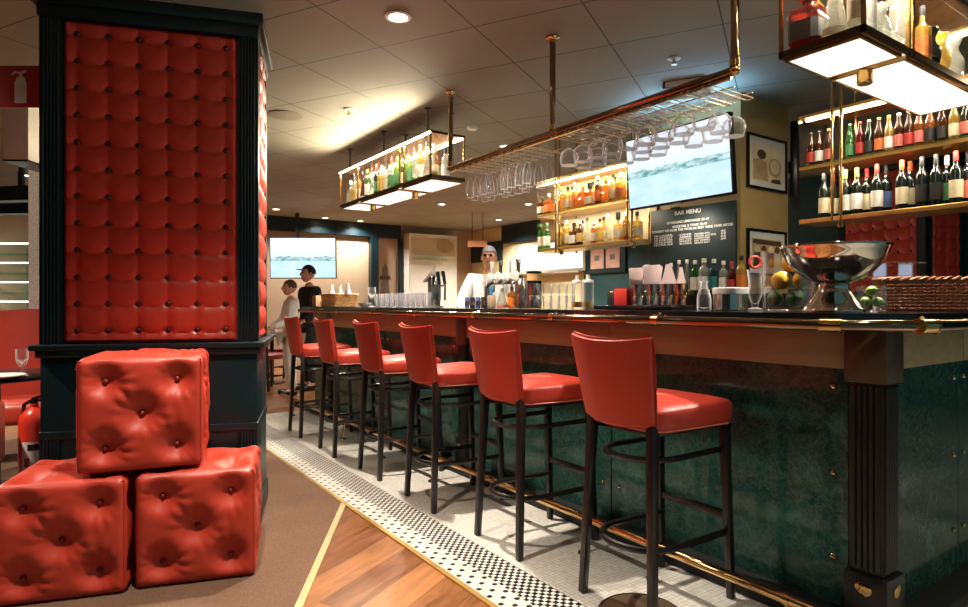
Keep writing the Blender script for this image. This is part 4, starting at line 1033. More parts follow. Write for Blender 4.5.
def steel_cup(px, label, r=.034, h=.115, mat='steel'):
    t = thing('steel_cup', label, 'cup', onT(px)); MB().lathe([(0,0),(r*.9,0),(r,.004),(r*.96,.012),(r,.05),(r*.97,.052),(r,.056),(r*1.04,h),(r*1.0,h),(r*.94,.01),(0,.008)], 28).obj('cup_wall', M[mat], t); return t
M['copper'] = pm('copper_steel', (212,170,138), .16, 1.0)
for px, d, mt in ((638,'first from the left','steel'),(653,'second from the left','steel'),(667,'third from the left','steel'),(681,'rightmost, copper tinted','copper')):
    steel_cup(px, 'steel cup on the service tray, '+d, mat=mt)
def card_fan(px, z0, w, h, label, n, tri=False):
    p = onT(px); t = thing('napkin_stack' if not tri else 'folded_napkin', label, 'napkins', (p[0],p[1],p[2]+.117), R(-YAW))
    for i in range(n):
        m = Matrix.Translation((0,-.012+.012*i,0)) @ Matrix.Rotation(R(-4+6*i),4,'Y')
        if tri:
            mm = MB().prism([(-w/2,0),(w/2,0),(w*.12,h),(-w*.12,h)], -.002, .002); bmesh.ops.transform(mm.bm, matrix=m @ Matrix.Rotation(R(90),4,'X'), verts=mm.bm.verts); mm.obj('napkin', M['pinkcard'], t, False)
        else: MB().box((-w/2,-.0025,0),(w/2,.0025,h),.002,M=m).obj('napkin', M['pinkcard'], t)
card_fan(636, 0, .075, .095, 'pale pink napkins standing in the leftmost steel cup', 2)
card_fan(652, 0, .098, .105, 'wide pale pink napkins in the second steel cup', 3)
card_fan(668.5, 0, .085, .105, 'folded pale napkin in the third steel cup, pointed', 2, True)
card_fan(681, 0, .045, .085, 'slim straws and napkin in the copper tinted cup', 2, True)
# tumblers with syrup pumps left of the tray
for px, d in ((577,'left'),(588,'right')):
    p = P3(px, 2.75); t = thing('syrup_jar', 'tall clear jar with yellow syrup, %s one of the pair on the bar' % d, 'jar', p)
    MB().lathe([(0,0),(.034,0),(.037,.006),(.037,.16),(.035,.165),(.034,.16),(.034,.01),(0,.008)], 24).obj('glass_wall', M['stem'], t)
    MB().lathe([(0,.010),(.0325,.010),(.0325,.045),(0,.045)], 20).obj('syrup', pm('yellow_syrup', (176,136,40), .3), t)
    MB().lathe([(0,.165),(.036,.165),(.034,.18),(.012,.185),(.012,.215),(0,.215)], 20).obj('pump', M['white'], t)
# big steel shakers with a wood band
p = P3(534, 2.72); t = thing('steel_canister', 'tall steel canister with wooden lid in the middle of the bar', 'canister', p)
MB().lathe([(0,0),(.052,0),(.054,.005),(.054,.085),(.0525,.088),(.054,.092),(.054,.172),(0,.172)], 36).obj('steel_body', M['steel'], t)
MB().lathe([(.050,.172),(.052,.175),(.053,.190),(.050,.190)], 30).lathe([(.050,.24),(.053,.24),(.053,.253),(.048,.257),(0,.257)],30).obj('black_band', M['black'], t)
MB().lathe([(.048,.185),(.0515,.19),(.0515,.24),(.048,.245)], 30).obj('wooden_band', M['wick_l'], t)
p = P3(521, 2.74); t = thing('steel_shaker', 'steel cocktail shaker just left of the wood-lidded canister', 'shaker', p)
MB().lathe([(0,0),(.036,0),(.040,.01),(.044,.16),(.040,.172)], 30).obj('steel_body', M['steel'], t); MB().lathe([(.040,.172),(.030,.20),(.018,.215),(.018,.235),(.012,.24),(0,.24)], 26).obj('cap', M['steel'], t)
# beer tap tower
p = P3(434, 2.78); t = thing('beer_tap_tower', 'tall polished steel beer tap tower with slanted white top', 'beer tap', p)
MB().box((-.05,-.032,0),(.05,.032,.30),.008).box((-.07,-.05,0),(.07,.05,.012),.004).obj('tower', M['steel'], t)
mm = MB().quadbox([(-.052,-.052,.285),(.052,-.052,.285),(.052,.11,.225),(-.052,.11,.225),(-.052,-.052,.330),(.052,-.052,.330),(.052,.11,.245),(-.052,.11,.245)], .004); 
mm.obj('slanted_top', M['white'], t)
for i, (dy) in enumerate((-.10,-.19)):
    p2 = MB().tube([(.0,-.032,.19),(.0,dy,.19),(.0,dy,.06)],.011,10).obj('spout', M['steel'], t)
    MB().bar((0,dy,.20),(.0,dy+.035,.315),.024,.02,.030,.005).obj('tap_handle', M['black'], t)
# second tap rail near the bartender with glossy white lenses
p = P3(505, 2.80); t = thing('beer_tap_rail', 'chrome beer tap rail with round white badges in front of the bartender', 'beer tap', p)
MB().tube([(0,-.24,0),(0,-.24,.16),(0,-.18,.2),(0,.18,.2),(0,.24,.16),(0,.24,0)],.022,12).obj('chrome_rail', M['steel'], t)
for i in range(4):
    y = -.165+.11*i
    MB().lathe([(0,0),(.036,0),(.038,.006),(.030,.012),(0,.014)],24).obj('round_badge', M['white'], t).matrix_local = Matrix.Translation((-.02,y,.235)) @ Matrix.Rotation(R(-90),4,'Y')
    MB().tube([(0,y,.20),(-.06,y,.19),(-.065,y,.12)],.008,8).obj('spout', M['steel'], t); MB().bar((0,y,.26),(.0,y,.36),.02,.018,.028,.004).obj('tap_handle', M['white'] if i%2 else M['steel'], t)
# small things between the tap towers
p = P3(491.5, 2.55); t = thing('paper_holder', 'plain beige paper holder on the bar below the bartender', 'holder', p, R(-20)); MB().box((-.02,-.045,0),(.02,.045,.088),.004).box((-.016,-.04,.088),(.016,.04,.093)).obj('holder_body', M['beige'], t)
for i, px in enumerate((467,472.5,478,483.5)):
    p = P3(px, 2.55); t = thing('tall_can', 'slim blue striped can, %s from the left beside the beige holder' % ORD[i], 'can', p, 0, 'slim cans beside the beige holder')
    MB().lathe([(0,0),(.017,0),(.019,.004),(.019,.072),(.016,.08),(0,.08)],18).obj('can_body', M['l_blue'] if i%2==0 else M['blackmat'], t); MB().lathe([(.0195,.02),(.0195,.05)],18).obj('pale_band', M['steel'], t)
bottle('flask','b_clear','l_pink','l_wht',.16,.04,P3(502,2.6),'small clear flask with pink liquid label right of the beige holder','small bottles on the bar')
bottle('round','b_amber','l_org','l_blk',.15,.030,P3(512,2.62),'small amber bottle left of the steel shaker','small bottles on the bar')
# cluster of small stacked glasses by the canister
for i, px in enumerate((547,555,563,570)):
    for j in range(2):
        p = P3(px, 2.80+.09*j); t = thing('tumbler', 'clear tumbler right of the canister, %s from the left, %s row' % (ORD[i], 'front' if j==0 else 'back'), 'glass', p, 0, 'tumblers right of the canister')
        MB().lathe([(0,0),(.026,0),(.029,.004),(.034,.088),(.0325,.088),(.027,.008),(0,.006)],20).obj('glass_wall', M['stem'], t)
        if j == 0:
            t2 = thing('tumbler', 'clear tumbler stacked on the %s tumbler right of the canister' % ORD[i], 'glass', (p[0],p[1],p[2]+.0895), 0, 'tumblers right of the canister'); MB().lathe([(0,0),(.026,0),(.029,.004),(.034,.075),(.0325,.075),(.027,.008),(0,.006)],20).obj('glass_wall', M['stem'], t2)
# two rows of white glasses at the far end
tm = MB().lathe([(0,0),(.030,0),(.032,.004),(.037,.125),(.0355,.125),(.030,.008),(0,.006)],18).mesh('glass_wall', M['stem'])
for j, X in enumerate((2.52,2.62)):
    n = 10 if j == 0 else 10
    for i in range(n):
        px = 380+ (427-380)*i/(n-1) - j*2
        o = link('highball_glass', tm, None, P3(px,X)); tag(o, 'clear highball glass at the far end of the bar, %s row, %s from the left' % ('front' if j==0 else 'back', ORD[i]), 'glass', 'highball glasses left of the tap tower')
p = P3(372, 2.5); t = thing('goblet', 'stemmed goblet left of the row of highball glasses', 'glass', p); MB().lathe([(0,0),(.034,0),(.034,.003),(.006,.012),(.005,.07),(.02,.09),(.038,.13),(.036,.19),(.033,.19),(.036,.13),(0,.085)],20).obj('glass_wall', M['stem'], t)
# light basket at the far end
p = P3(341, 2.55); basket('light wicker basket with wrapped sachets at the far end of the bar', (2.56,at_x(339,2.56),Z), R(90), .46, .26, .125, M['wick_l'], 8)
bxx = (2.56,at_x(326,2.56)+.14,Z)
t = thing('wooden_caddy', 'plain beige wooden box left of the light basket', 'box', (2.5,at_x(324,2.5)+.13,Z)); MB().box((-.07,-.06,0),(.07,.06,.12),.004).box((-.06,-.05,.12),(.06,.05,.126)).obj('box_body', pm('pale_wood_box',(206,160,120),.6), t)
for i, px in enumerate((332,340,348)):
    o = MB().lathe([(0,.06),(.03,.0),(.034,.02),(.012,.09),(.02,.115),(0,.12)][::1],8).obj('wrapped_sachet', M['white'], None); o.location = (2.56,at_x(px,2.56),Z+.128); tag(o,'white wrapped sachet, %s from the left in the light basket' % ORD[i],'sachet','sachets in the light basket')
p = P3(365, 2.5); t = thing('ashtray_dish', 'small white dish right of the light basket', 'dish', p); MB().lathe([(0,0),(.04,0),(.06,.02),(.065,.04),(.06,.04),(.045,.012),(0,.01)],24).obj('dish_body', M['white'], t)
# ---------------------------------------------------------------- far end of the room
WB = YW-.001
def wy(px, py): return at_y(px, WB, py)
struct('trim_3', MB().box((-1.5,YW-.12,2.62),(6.2,YW,CEIL)), M['teal'], 'dark teal beam along the top of the back wall')
xa, xb = at_y(368.5,WB), at_y(376,WB)
struct('trim_4', MB().box((xa,YW-.14,0),(xb,YW-.001,2.62)), M['teal'], 'dark teal post right of the wall television')
xc = at_y(399,WB); struct('trim_5', MB().box((xc-.03,YW-.1,0),(xc+.05,YW-.001,2.62)), M['teal'], 'thin dark post right of the lighthouse panel')
td = at_d(303, 11.3)
lx0, lx1 = at_d(269.5,11.3), at_d(336,11.3)
television('wall television on the far wall behind the two guests', (td[0],td[1],1.2+45.5/620*11.3), R(-YAW), 1.21, .75, R(3), tv_screen_mat('tv_landscape_far', 7.7, 1.2), .35)
dp = thing('drop_pole', 'dark pole holding the far wall television from the ceiling beam', 'pole', (td[0]+.03,td[1]+.42,2.40)); MB().box((-.03,-.03,0),(.03,.03,.499)).obj('pole', M['blackmat'], dp, False)
# lighthouse relief
lx, _ = wy(386,293); t = thing('lighthouse_panel', 'grey lighthouse picture on the beige panel right of the dark post', 'picture', (lx,WB-.012,0), 0)
xw = at_y(398,WB)-at_y(377,WB)
MB().box((-xw/2+.03,0,.8),(xw/2-.02,.008,2.6)).obj('panel', M['beige'], t, False)
gl = pm('grey_print', (118,104,92), .7, var=.2, scale=6); gd = pm('dark_grey_print', (70,64,60), .7, var=.2)
def flat(t_, nm, mat, pts, y): MB().prism(pts,-.001,.001).obj(nm, mat, t_, False).matrix_local = Matrix.Translation((0,y,0)) @ Matrix.Rotation(R(90),4,'X')
flat(t,'lighthouse_tower',gl,[(-.17,1.25),(.10,1.25),(.05,1.72),(-.11,1.72)],-.002); flat(t,'lighthouse_gallery',gd,[(-.17,1.72),(.11,1.72),(.09,1.80),(-.14,1.80)],-.004)
flat(t,'lantern_room',gl,[(-.10,1.80),(.05,1.80),(.04,1.98),(-.02,2.08),(-.09,1.98)],-.002); flat(t,'rocks',gd,[(-.3,1.0),(.3,1.0),(.26,1.28),(.1,1.22),(-.05,1.3),(-.28,1.22)],-.003)
# lit white cabinets at the far wall
cx0, cx1 = at_y(402,WB), at_y(449,WB); cxm = (cx0+cx1)/2; cw_ = cx1-cx0
zt_, zs, = wy(425,236)[1], wy(425,259)[1]
M['lit_white'] = pm('white_cabinet_front', (236,230,216), .4, var=.03)
t = thing('wall_cabinet', 'tall pale cabinet with doors below and an oval shelf, behind the tap tower', 'cabinet', (cxm,WB-.36,0))
MB().box((-cw_/2,.02,0),(cw_/2,.36,zt_)).obj('body', M['lit_white'], t, False)
for i, (a, b) in enumerate(((-cw_/2+.02,-.02),(.02,cw_/2-.02))):
    d = MB().box((a,0,.12),(b,.019,zs-.16),.004).obj('door', M['lit_white'], t); MB().bar(((b-.06) if i==0 else a+.06,-.02,1.2),((b-.06) if i==0 else a+.06,-.02,1.45),.018).obj('handle', M['black'], d)
MB().box((-cw_/2+.06,.0,zs+.06),(cw_/2-.06,.02,zt_-.08)).obj('display_panel', M['cream'], t, False)
flat(t,'display_shape',pm('tan_shape',(176,152,120),.7),[(x+.28,z) for x,z in ell(0,(zs+zt_)/2+.02,.22,.16)],-.012)
MB().prism([(x,y*.5) for x,y in ell(-.1,0,.42,.42,28)], zs-.05, zs-.02).obj('oval_shelf', M['greenpane'], t, False)
struct('wall_kitchen', MB().box((XW-.06,at_x(586,XW),0),(XW-.001,YW-.001,CEIL)), M['yellow_wall'], 'pale yellow kitchen wall')
WX = XW-.062
def wx(px, py): return at_x(px, WX, py)
t = thing('order_board', 'dark green board behind the bartender', 'board', (WX-.03,0,0)); ya, yb = at_x(503,WX), at_x(465,WX)
MB().box((0,ya,wx(485,262)[1]),(.028,yb,wx(485,243)[1]),.004).obj('board', pm('dark_green_board',(24,50,48),.5), t)
ds = MB(); 
for k in range(7): ds.box((-.006,ya+(yb-ya)*(k+.3)/7.2,wx(485,261)[1]),(.0,ya+(yb-ya)*(k+.34)/7.2,wx(485,244)[1]))
t2 = ds.obj('board_strips', M['teal2'], t, False); t2['kind'] = 'stuff'
ya, yb = at_x(541,WX), at_x(505,WX); struct('trim_6', MB().box((WX-.10,ya,wx(520,242)[1]),(WX,yb,CEIL)), M['teal'], 'dark teal beam above the serving hatch')
# serving hatch; emission stands in for lamp light on its white surface
ya, yb = at_x(584,WX), at_x(517.5,WX); za, zb2 = wx(550,270)[1], wx(550,243)[1]
t = thing('serving_hatch', 'serving hatch with white surface made to glow, left of the two pink notices', 'hatch', (WX-.03,ya,za))
MB().box((.012,0,0),(.03,yb-ya,zb2-za)).obj('glowing_surface', em('white_surface_glow', (250,248,242), 1.15, .02), t, False)
f = MB().box((0,-.05,-.06),(.03,yb-ya+.05,0)).box((0,-.05,zb2-za),(.03,yb-ya+.05,zb2-za+.05)).box((0,yb-ya,0),(.03,yb-ya+.06,zb2-za)).box((0,-.06,0),(.03,0,zb2-za)); f.obj('hatch_frame', pm('dull_steel_frame',(150,142,120),.4), t, False)
MB().box((-.16,-.05,-.09),(0,yb-ya+.05,-.06)).obj('sill', M['steel'], t, False)
# framed pink notices
ya, yb = at_x(627,XW-.002), at_x(588,XW-.002); za, zb2 = at_x(607,XW-.002,273)[1], at_x(607,XW-.002,244)[1]
t = thing('notice_frame', 'dark frame with two pink notices below the middle bottle shelf', 'notice board', (XW-.05,ya,za)); W_, H_ = yb-ya, zb2-za
MB().box((0,0,0),(.048,W_,H_),.004).obj('frame', pm('dark_green_frame',(22,44,42),.4), t)
for k in range(2):
    y0_ = W_*(.13+.40*(1-k)); n = MB().box((-.006,y0_,H_*.16),(0,y0_+W_*.34,H_*.84)).obj('pink_notice', pm('pink_paper',(206,160,142),.7), t, False)
    MB().box((-.009,y0_+W_*.11,H_*.44),(-.006,y0_+W_*.24,H_*.62)).obj('printed_square', pm('grey_square',(120,110,104),.7), n, False)
# small pictures and blue-lit wall on the right
for k, (p0, p1) in enumerate(((833,856),(860,878))):
    x = XW-.003; ya, yb = at_x(p1,x), at_x(p0,x); W_ = yb-ya
    zz = at_x((p0+p1)/2, x, 239)[1]
    picture('dark framed print on the teal wall behind the steel bowl, %s of two' % ('left' if k==0 else 'right'), None, W_, .42, (x,(ya+yb)/2,zz-.42), R(-90), art_crowd, fw=.02, matw=.03)
c6 = at_d(926,6.1); dup(COL, (c6[0],c6[1],.006), R(-69-YAW), 'second tufted column in shade far behind the basket')
t = thing('side_television', 'dark television seen almost edge-on right of the ochre pillar', 'television', (*at_d(795,5.9),1.2+136/620*5.9), R(-YAW+62))
MB().box((-.40,-.03,-.34),(.40,.03,.34),.008).obj('casing', M['black'], t); MB().box((-.385,-.033,-.325),(.385,-.029,.325)).obj('screen', M['blackmat'], t, False)
MB().box((-.03,.03,-.05),(.03,.2,.05)).bar((0,.17,0),(0,.17,1.7-136/620*5.9-.001),.05).obj('ceiling_mount', M['blackmat'], t)
# ceiling devices
def ceil_dev(label, cat, name, x, y, parts):
    t = thing(name, label, cat, (x,y,CEIL-.001))
    for nm, mb, m in parts: mb.obj(nm, m, t)
ceil_dev('round flush ceiling speaker right of the tufted column', 'speaker', 'ceiling_speaker', 1.70,5.62, [('grille', MB().lathe([(.15,0),(.15,-.006),(.13,-.008),(0,-.009)],32), pm('speaker_grille',(120,112,98),.7,bump=.4,bscale=300))])
for x, y, d in ((2.106,5.13,'above the far hanging shelf'),(3.521,2.787,'above the near end of the glass rack')):
    ceil_dev('chrome ceiling sprinkler '+d, 'sprinkler', 'ceiling_sprinkler', x, y, [('rose', MB().lathe([(.045,0),(.045,-.006),(.02,-.012),(0,-.012)],24), M['white']), ('nozzle', MB().lathe([(.012,-.012),(.012,-.04),(.02,-.042),(.02,-.046),(0,-.046)],14), M['steel'])])
ceil_dev('small white ceiling detector behind the far brass pole', 'detector', 'smoke_detector', 3.28,4.95, [('base', MB().lathe([(.055,0),(.055,-.02),(.045,-.035),(0,-.038)],24), M['white'])])
t = thing('ceiling_vent', 'dark ceiling vent panel behind the brass rail', 'vent', (4.05,3.08,CEIL-.001), R(29.5)); MB().box((-.16,-.16,-.05),(.16,.16,0),.004).obj('housing', M['dkbrass'], t); MB().box((-.165,-.14,-.045),(-.161,.14,-.006)).obj('pale_grille', M['white'], t)
t = thing('small_sign', 'small orange sign strip above the dark green board', 'sign', (*at_d(477.5,11.6),1.2+60/620*11.6-.06), R(-YAW)); MB().box((-.18,-.02,0),(.18,.02,.11)).obj('plate', pm('orange_plate',(206,130,80),.6), t); MB().bar((-.1,0,.11),(-.1,0,.64),.012).bar((.1,0,.11),(.1,0,.64),.012).obj('hanger', M['blackmat'], t)

# ---------------------------------------------------------------- lounge beyond the bar end
def dining_chair(label, loc, rz):
    t = thing('dining_chair', label, 'chair', loc, rz, 'red seated dining chairs')
    MB().box((-.21,-.21,.43),(.21,.21,.50),.02).obj('seat', M['red'], t)
    for sx in (-1,1):
        MB().bar((sx*.19,-.19,0),(sx*.18,-.18,.44),.03,bev=.003).obj('leg', M['darkwood'], t); MB().bar((sx*.2,.2,0),(sx*.185,.24,.95),.03,bev=.003).obj('leg', M['darkwood'], t)
    b = MB().bar((-.185,.235,.93),(.185,.235,.93),.03,.05).bar((-.185,.215,.55),(.185,.215,.55),.025)
    b.bar((-.17,.22,.57),(.17,.235,.91),.02).bar((.17,.22,.57),(-.17,.235,.91),.02); b.obj('lattice_back', M['darkwood'], t)
    MB().bar((-.19,-.18,.2),(-.19,.2,.2),.02).bar((.19,-.18,.2),(.19,.2,.2),.02).bar((-.19,0,.2),(.19,0,.2),.02).obj('stretcher', M['darkwood'], t)
    return t
dining_chair('red seated dining chair in the lounge, right of the tufted column', (*at_d(270,8.7),0), R(150-YAW))
dining_chair('red seated dining chair, partly behind the farthest bar stool', (*at_d(286,9.7),0), R(-20-YAW))
t = thing('dining_table', 'dark dining table in the lounge beside the tufted column', 'table', (*at_d(272,9.35),0), R(10-YAW))
MB().box((-.36,-.3,.71),(.36,.3,.74),.006).obj('tabletop', M['darkwood'], t); MB().cyl((0,0,.02),(0,0,.71),.03).lathe([(.2,0),(.2,.015),(.05,.03),(0,.03)],24).obj('pedestal', M['black'], t)
for i, (dx, dy) in enumerate(((-.2,-.1),(.02,.05),(.2,-.05))):
    c = Matrix.Rotation(R(10-YAW),3,'Z') @ Vector((dx,dy,0)); a = at_d(272,9.35)
    o = MB().lathe([(.06,0),(.05,.05),(.02,.14),(0,.17)],10).obj('folded_napkin', M['white']); o.location = (a[0]+c.x,a[1]+c.y,.741); tag(o,'folded white napkin on the lounge table, %s from the left' % ORD[i],'napkin','napkins on the lounge table')

# ---------------------------------------------------------------- left behind the column
tl = at_d(-6,3.95); t = thing('round_table', 'round dark table with a glass, left of the tufted column', 'table', (*tl,.006))
MB().lathe([(0,.715),(.36,.715),(.38,.722),(.38,.738),(.37,.744),(0,.744)],48).obj('tabletop', M['black'], t); MB().cyl((0,0,.02),(0,0,.715),.035).lathe([(.24,0),(.24,.012),(.06,.035),(0,.035)],32).obj('pedestal', M['black'], t)
g = at_d(22,3.86); t = thing('water_goblet', 'clear water goblet on the round table at the left', 'glass', (*g,.7515))
MB().lathe([(0,0),(.032,0),(.032,.003),(.006,.010),(.005,.055),(.022,.07),(.033,.105),(.034,.165),(.032,.165),(.031,.105),(0,.068)],24).obj('glass_wall', M['stem'], t)
pl = at_d(2,3.75); t = thing('plate', 'white plate on the round table at the left photo edge', 'plate', (*pl,.7515)); MB().lathe([(0,0),(.07,0),(.12,.014),(.118,.018),(.07,.005),(0,.004)],36).obj('plate_body', M['white'], t)
def armchair(label, loc, rz, tuft=False, H=1.16):
    t = thing('armchair', label, 'armchair', loc, rz, 'red leather armchairs')
    MB().box((-.30,-.30,.30),(.30,.25,.47),.05,seg=3).obj('seat', M['red'], t)
    def bk(u, v, o):
        a = (u-.5)*2; z = .30+(H-.30-.05*a*a)*v; y = .27+.10*v-.10*a*a*(1)+(.09 if o else 0); return (a*(.35+(.02 if o else 0)), y, z)
    m = MB().grid(lambda u,v: bk(u,v,0),20,14).grid(lambda u,v: bk(u,v,1),20,14); bm = m.bm
    bmesh.ops.bridge_loops(bm, edges=[e for e in bm.edges if len(e.link_faces)==1]); m.obj('backrest', M['red'], t, True, 1.2)
    for s in (-1,1):
        MB().box((s*.36-.05,-.30,.28),(s*.36+.05,.22,.64),.04,seg=3).obj('armrest', M['red'], t)
        MB().bar((s*.28,-.24,0),(s*.28,-.24,.31),.045,w1=.055).obj('leg', M['darkwood'], t); MB().bar((s*.28,.26,0),(s*.28,.24,.31),.045,w1=.055).obj('leg', M['darkwood'], t)
    if tuft: tuft_panel(.62,.34,6,3,.03,M['red_tuft'],'tufted_skirt',t,Matrix.Translation((-.31,-.305,.32)),8)
    return t
armchair('tall red leather armchair behind the round table at the left', (*at_d(14,4.75),.006), R(20-YAW), False, 1.15)
a2 = armchair('red tufted armchair at the lower left photo edge in front of the round table', (*at_d(-110,3.2),.006), R(200-YAW), True, .86)
# fire extinguisher and its sign
ex = at_d(34.5,3.62); t = thing('fire_extinguisher', 'red fire extinguisher on the floor left of the tufted column', 'fire extinguisher', (*ex,.006))
MB().lathe([(0,0),(.07,0),(.078,.01),(.078,.50),(.070,.545),(.045,.575),(.022,.59),(.022,.61),(0,.61)],32).obj('cylinder', pm('extinguisher_red',(206,52,34),.3,coat=.3), t)
lb = MB(); lb.grid(lambda u,v: (.0790*math.sin((u-.5)*1.7), -.0790*math.cos((u-.5)*1.7), .10+.30*v),12,1)
L = lb.obj('instruction_label', M['white'], t); L.rotation_euler = (0,0,R(2))
k = MB().grid(lambda u,v: (.0796*math.sin((u-.5)*.9), -.0796*math.cos((u-.5)*.9), .352+.035*v),8,1).obj('black_heading', M['black'], L)
k = MB().grid(lambda u,v: (.0796*math.sin((u-.5)*.4+.3), -.0796*math.cos((u-.5)*.4+.3), .22+.05*v),6,1).obj('green_symbol', M['l_grn'], L)
k = MB().grid(lambda u,v: (.0796*math.sin((u-.5)*.3-.5), -.0796*math.cos((u-.5)*.3-.5), .26+.05*v),6,1).obj('red_symbol', M['l_redl'], L)
MB().box((-.016,-.016,.61),(.016,.016,.645),.003).bar((0,0,.64),(.09,0,.665),.016).bar((0,0,.625),(.085,0,.632),.014).obj('valve_handle', M['black'], t)
MB().tube([(-.02,0,.625),(-.05,.06,.60),(-.06,.075,.45),(-.05,.08,.25)],.011,8).obj('hose', M['black'], t)
sx0, sx1 = -2.66, -2.268; dS = 3.3
t = thing('fire_extinguisher_sign', 'red sign with a white fire extinguisher symbol left of the column top', 'sign', (*cw((sx0+sx1)/2,dS),1.2+196/620*dS), R(-YAW))
hh = 41.5/620*dS; ww = sx1-sx0
MB().box((-ww/2,-.006,0),(ww/2,.006,hh),.002).obj('plate', pm('sign_red',(176,34,36),.4), t)
wsym = MB(); ux_ = ((21.5-484)/620*dS)-(sx0+sx1)/2
def fl2(pts): 
    n = len(pts); a = [wsym.bm.verts.new((x,-.0072,z)) for x,z in pts]; b = [wsym.bm.verts.new((x,-.006,z)) for x,z in pts]
    wsym.bm.faces.new(a); wsym.bm.faces.new(b[::-1])
    for i in range(n): wsym.bm.faces.new((a[i],b[i],b[(i+1)%n],a[(i+1)%n]))
s_ = dS/620
fl2([(ux_-6*s_,4*s_),(ux_+6*s_,4*s_),(ux_+6*s_,24*s_),(ux_+4*s_,29*s_),(ux_+1.5*s_,31*s_),(ux_-1.5*s_,31*s_),(ux_-4*s_,29*s_),(ux_-6*s_,24*s_)])
fl2([(ux_-1.2*s_,31*s_),(ux_+1.2*s_,31*s_),(ux_+1.2*s_,33*s_),(ux_+6*s_,35*s_),(ux_+5*s_,37*s_),(ux_-1.5*s_,35.4*s_),(ux_-6*s_,36*s_),(ux_-9.5*s_,32.5*s_),(ux_-8.4*s_,31.6*s_),(ux_-5.4*s_,33.9*s_),(ux_-1.2*s_,33.4*s_)])
wsym.obj('extinguisher_symbol', M['white'], t, False)
MB().box((ww/2-.03,.006,.03),(ww/2-.008,.05,hh-.03)).obj('bracket', M['steel'], t)
# hanging white box and pale pillar, display case, dark beams
t = thing('air_curtain', 'white box hung from the ceiling left of the column, below the red sign', 'ceiling box', (*at_d(32.5,4.9),2.29), R(-YAW+3)); MB().box((-.088,-.2,0),(.10,.2,.46),.01).obj('white_body', M['lit_white'], t); MB().box((-.088,-.2,-.012),(.10,.2,0)).obj('dark_grille', M['black'], t, False); MB().box((-.03,-.03,.46),(.03,.03,CEIL-2.291)).obj('ceiling_mount', M['white'], t)
pp_ = at_d(37,5.6); o = struct('wall_pier', MB().box((pp_[0]-.06,pp_[1]-.1,0),(pp_[0]+.06,pp_[1]+.1,CEIL)), pm('perforated_white',(210,204,204),.6,var=.2,scale=60), 'pale narrow pier left of the column')
dc = at_d(8,9.6); t = thing('display_case', 'lit glass display case far behind the round table at the left', 'display case', (*dc,0), R(-YAW))
MB().box((-1.0,.3,0),(.62,.34,2.1)).obj('back_panel', pm('grey_green_panel',(124,140,120),.6,var=.2,scale=3), t, False)
for z in (.75,1.05,1.35,1.65,1.95):
    s = MB().box((-1.0,0,z),(.62,.3,z+.025)).obj('glass_shelf', M['greenpane'], t, False)
    MB().box((-1.0,.0,z+.17),(.62,.02,z+.19)).obj('light_strip', em('case_light',(236,240,226),4), s, False)
MB().box((-1.0,-.0,0),(.62,.34,.74)).obj('base_cabinet', M['teal2'], t, False)
for i, (px, py, d, tt_) in enumerate(((6,182,7.0,-8),(6,196,8.0,-5))):
    t = thing('ceiling_beam', 'dark teal ceiling beam at the left photo edge, %s' % ('nearer' if i==0 else 'farther'), 'beam', (*at_d(px,d),2.35), R(-YAW+tt_)); MB().box((-.9,-.08,0),(.42,.08,.16)).obj('beam', M['teal'], t, False)
    MB().bar((.2,0,.16),(.2,0,.549),.04).obj('drop_rod', M['teal'], t)

# ---------------------------------------------------------------- people
def skin_mesh(joints, bones, mat, name, lv=2):
    me = bpy.data.meshes.new(name); ks = list(joints); ix = {k:i for i,k in enumerate(ks)}
    me.from_pydata([joints[k][0] for k in ks], [(ix[a],ix[b]) for a,b in bones], [])
    o = bpy.data.objects.new(name, me); col.objects.link(o)
    sk = o.modifiers.new('s','SKIN'); sk.use_smooth_shade = True; ss = o.modifiers.new('u','SUBSURF'); ss.levels = lv; ss.render_levels = lv
    dat = me.skin_vertices[0].data
    for k in ks:
        r = joints[k][1]; dat[ix[k]].radius = r if isinstance(r, tuple) else (r,r); dat[ix[k]].use_root = (ix[k] == 0)
    bpy.context.view_layer.update()
    out = bpy.data.meshes.new_from_object(o.evaluated_get(bpy.context.evaluated_depsgraph_get()))
    bpy.data.objects.remove(o); out.name = name; out.materials.clear(); out.materials.append(mat)
    for p in out.polygons: p.use_smooth = True
    return out
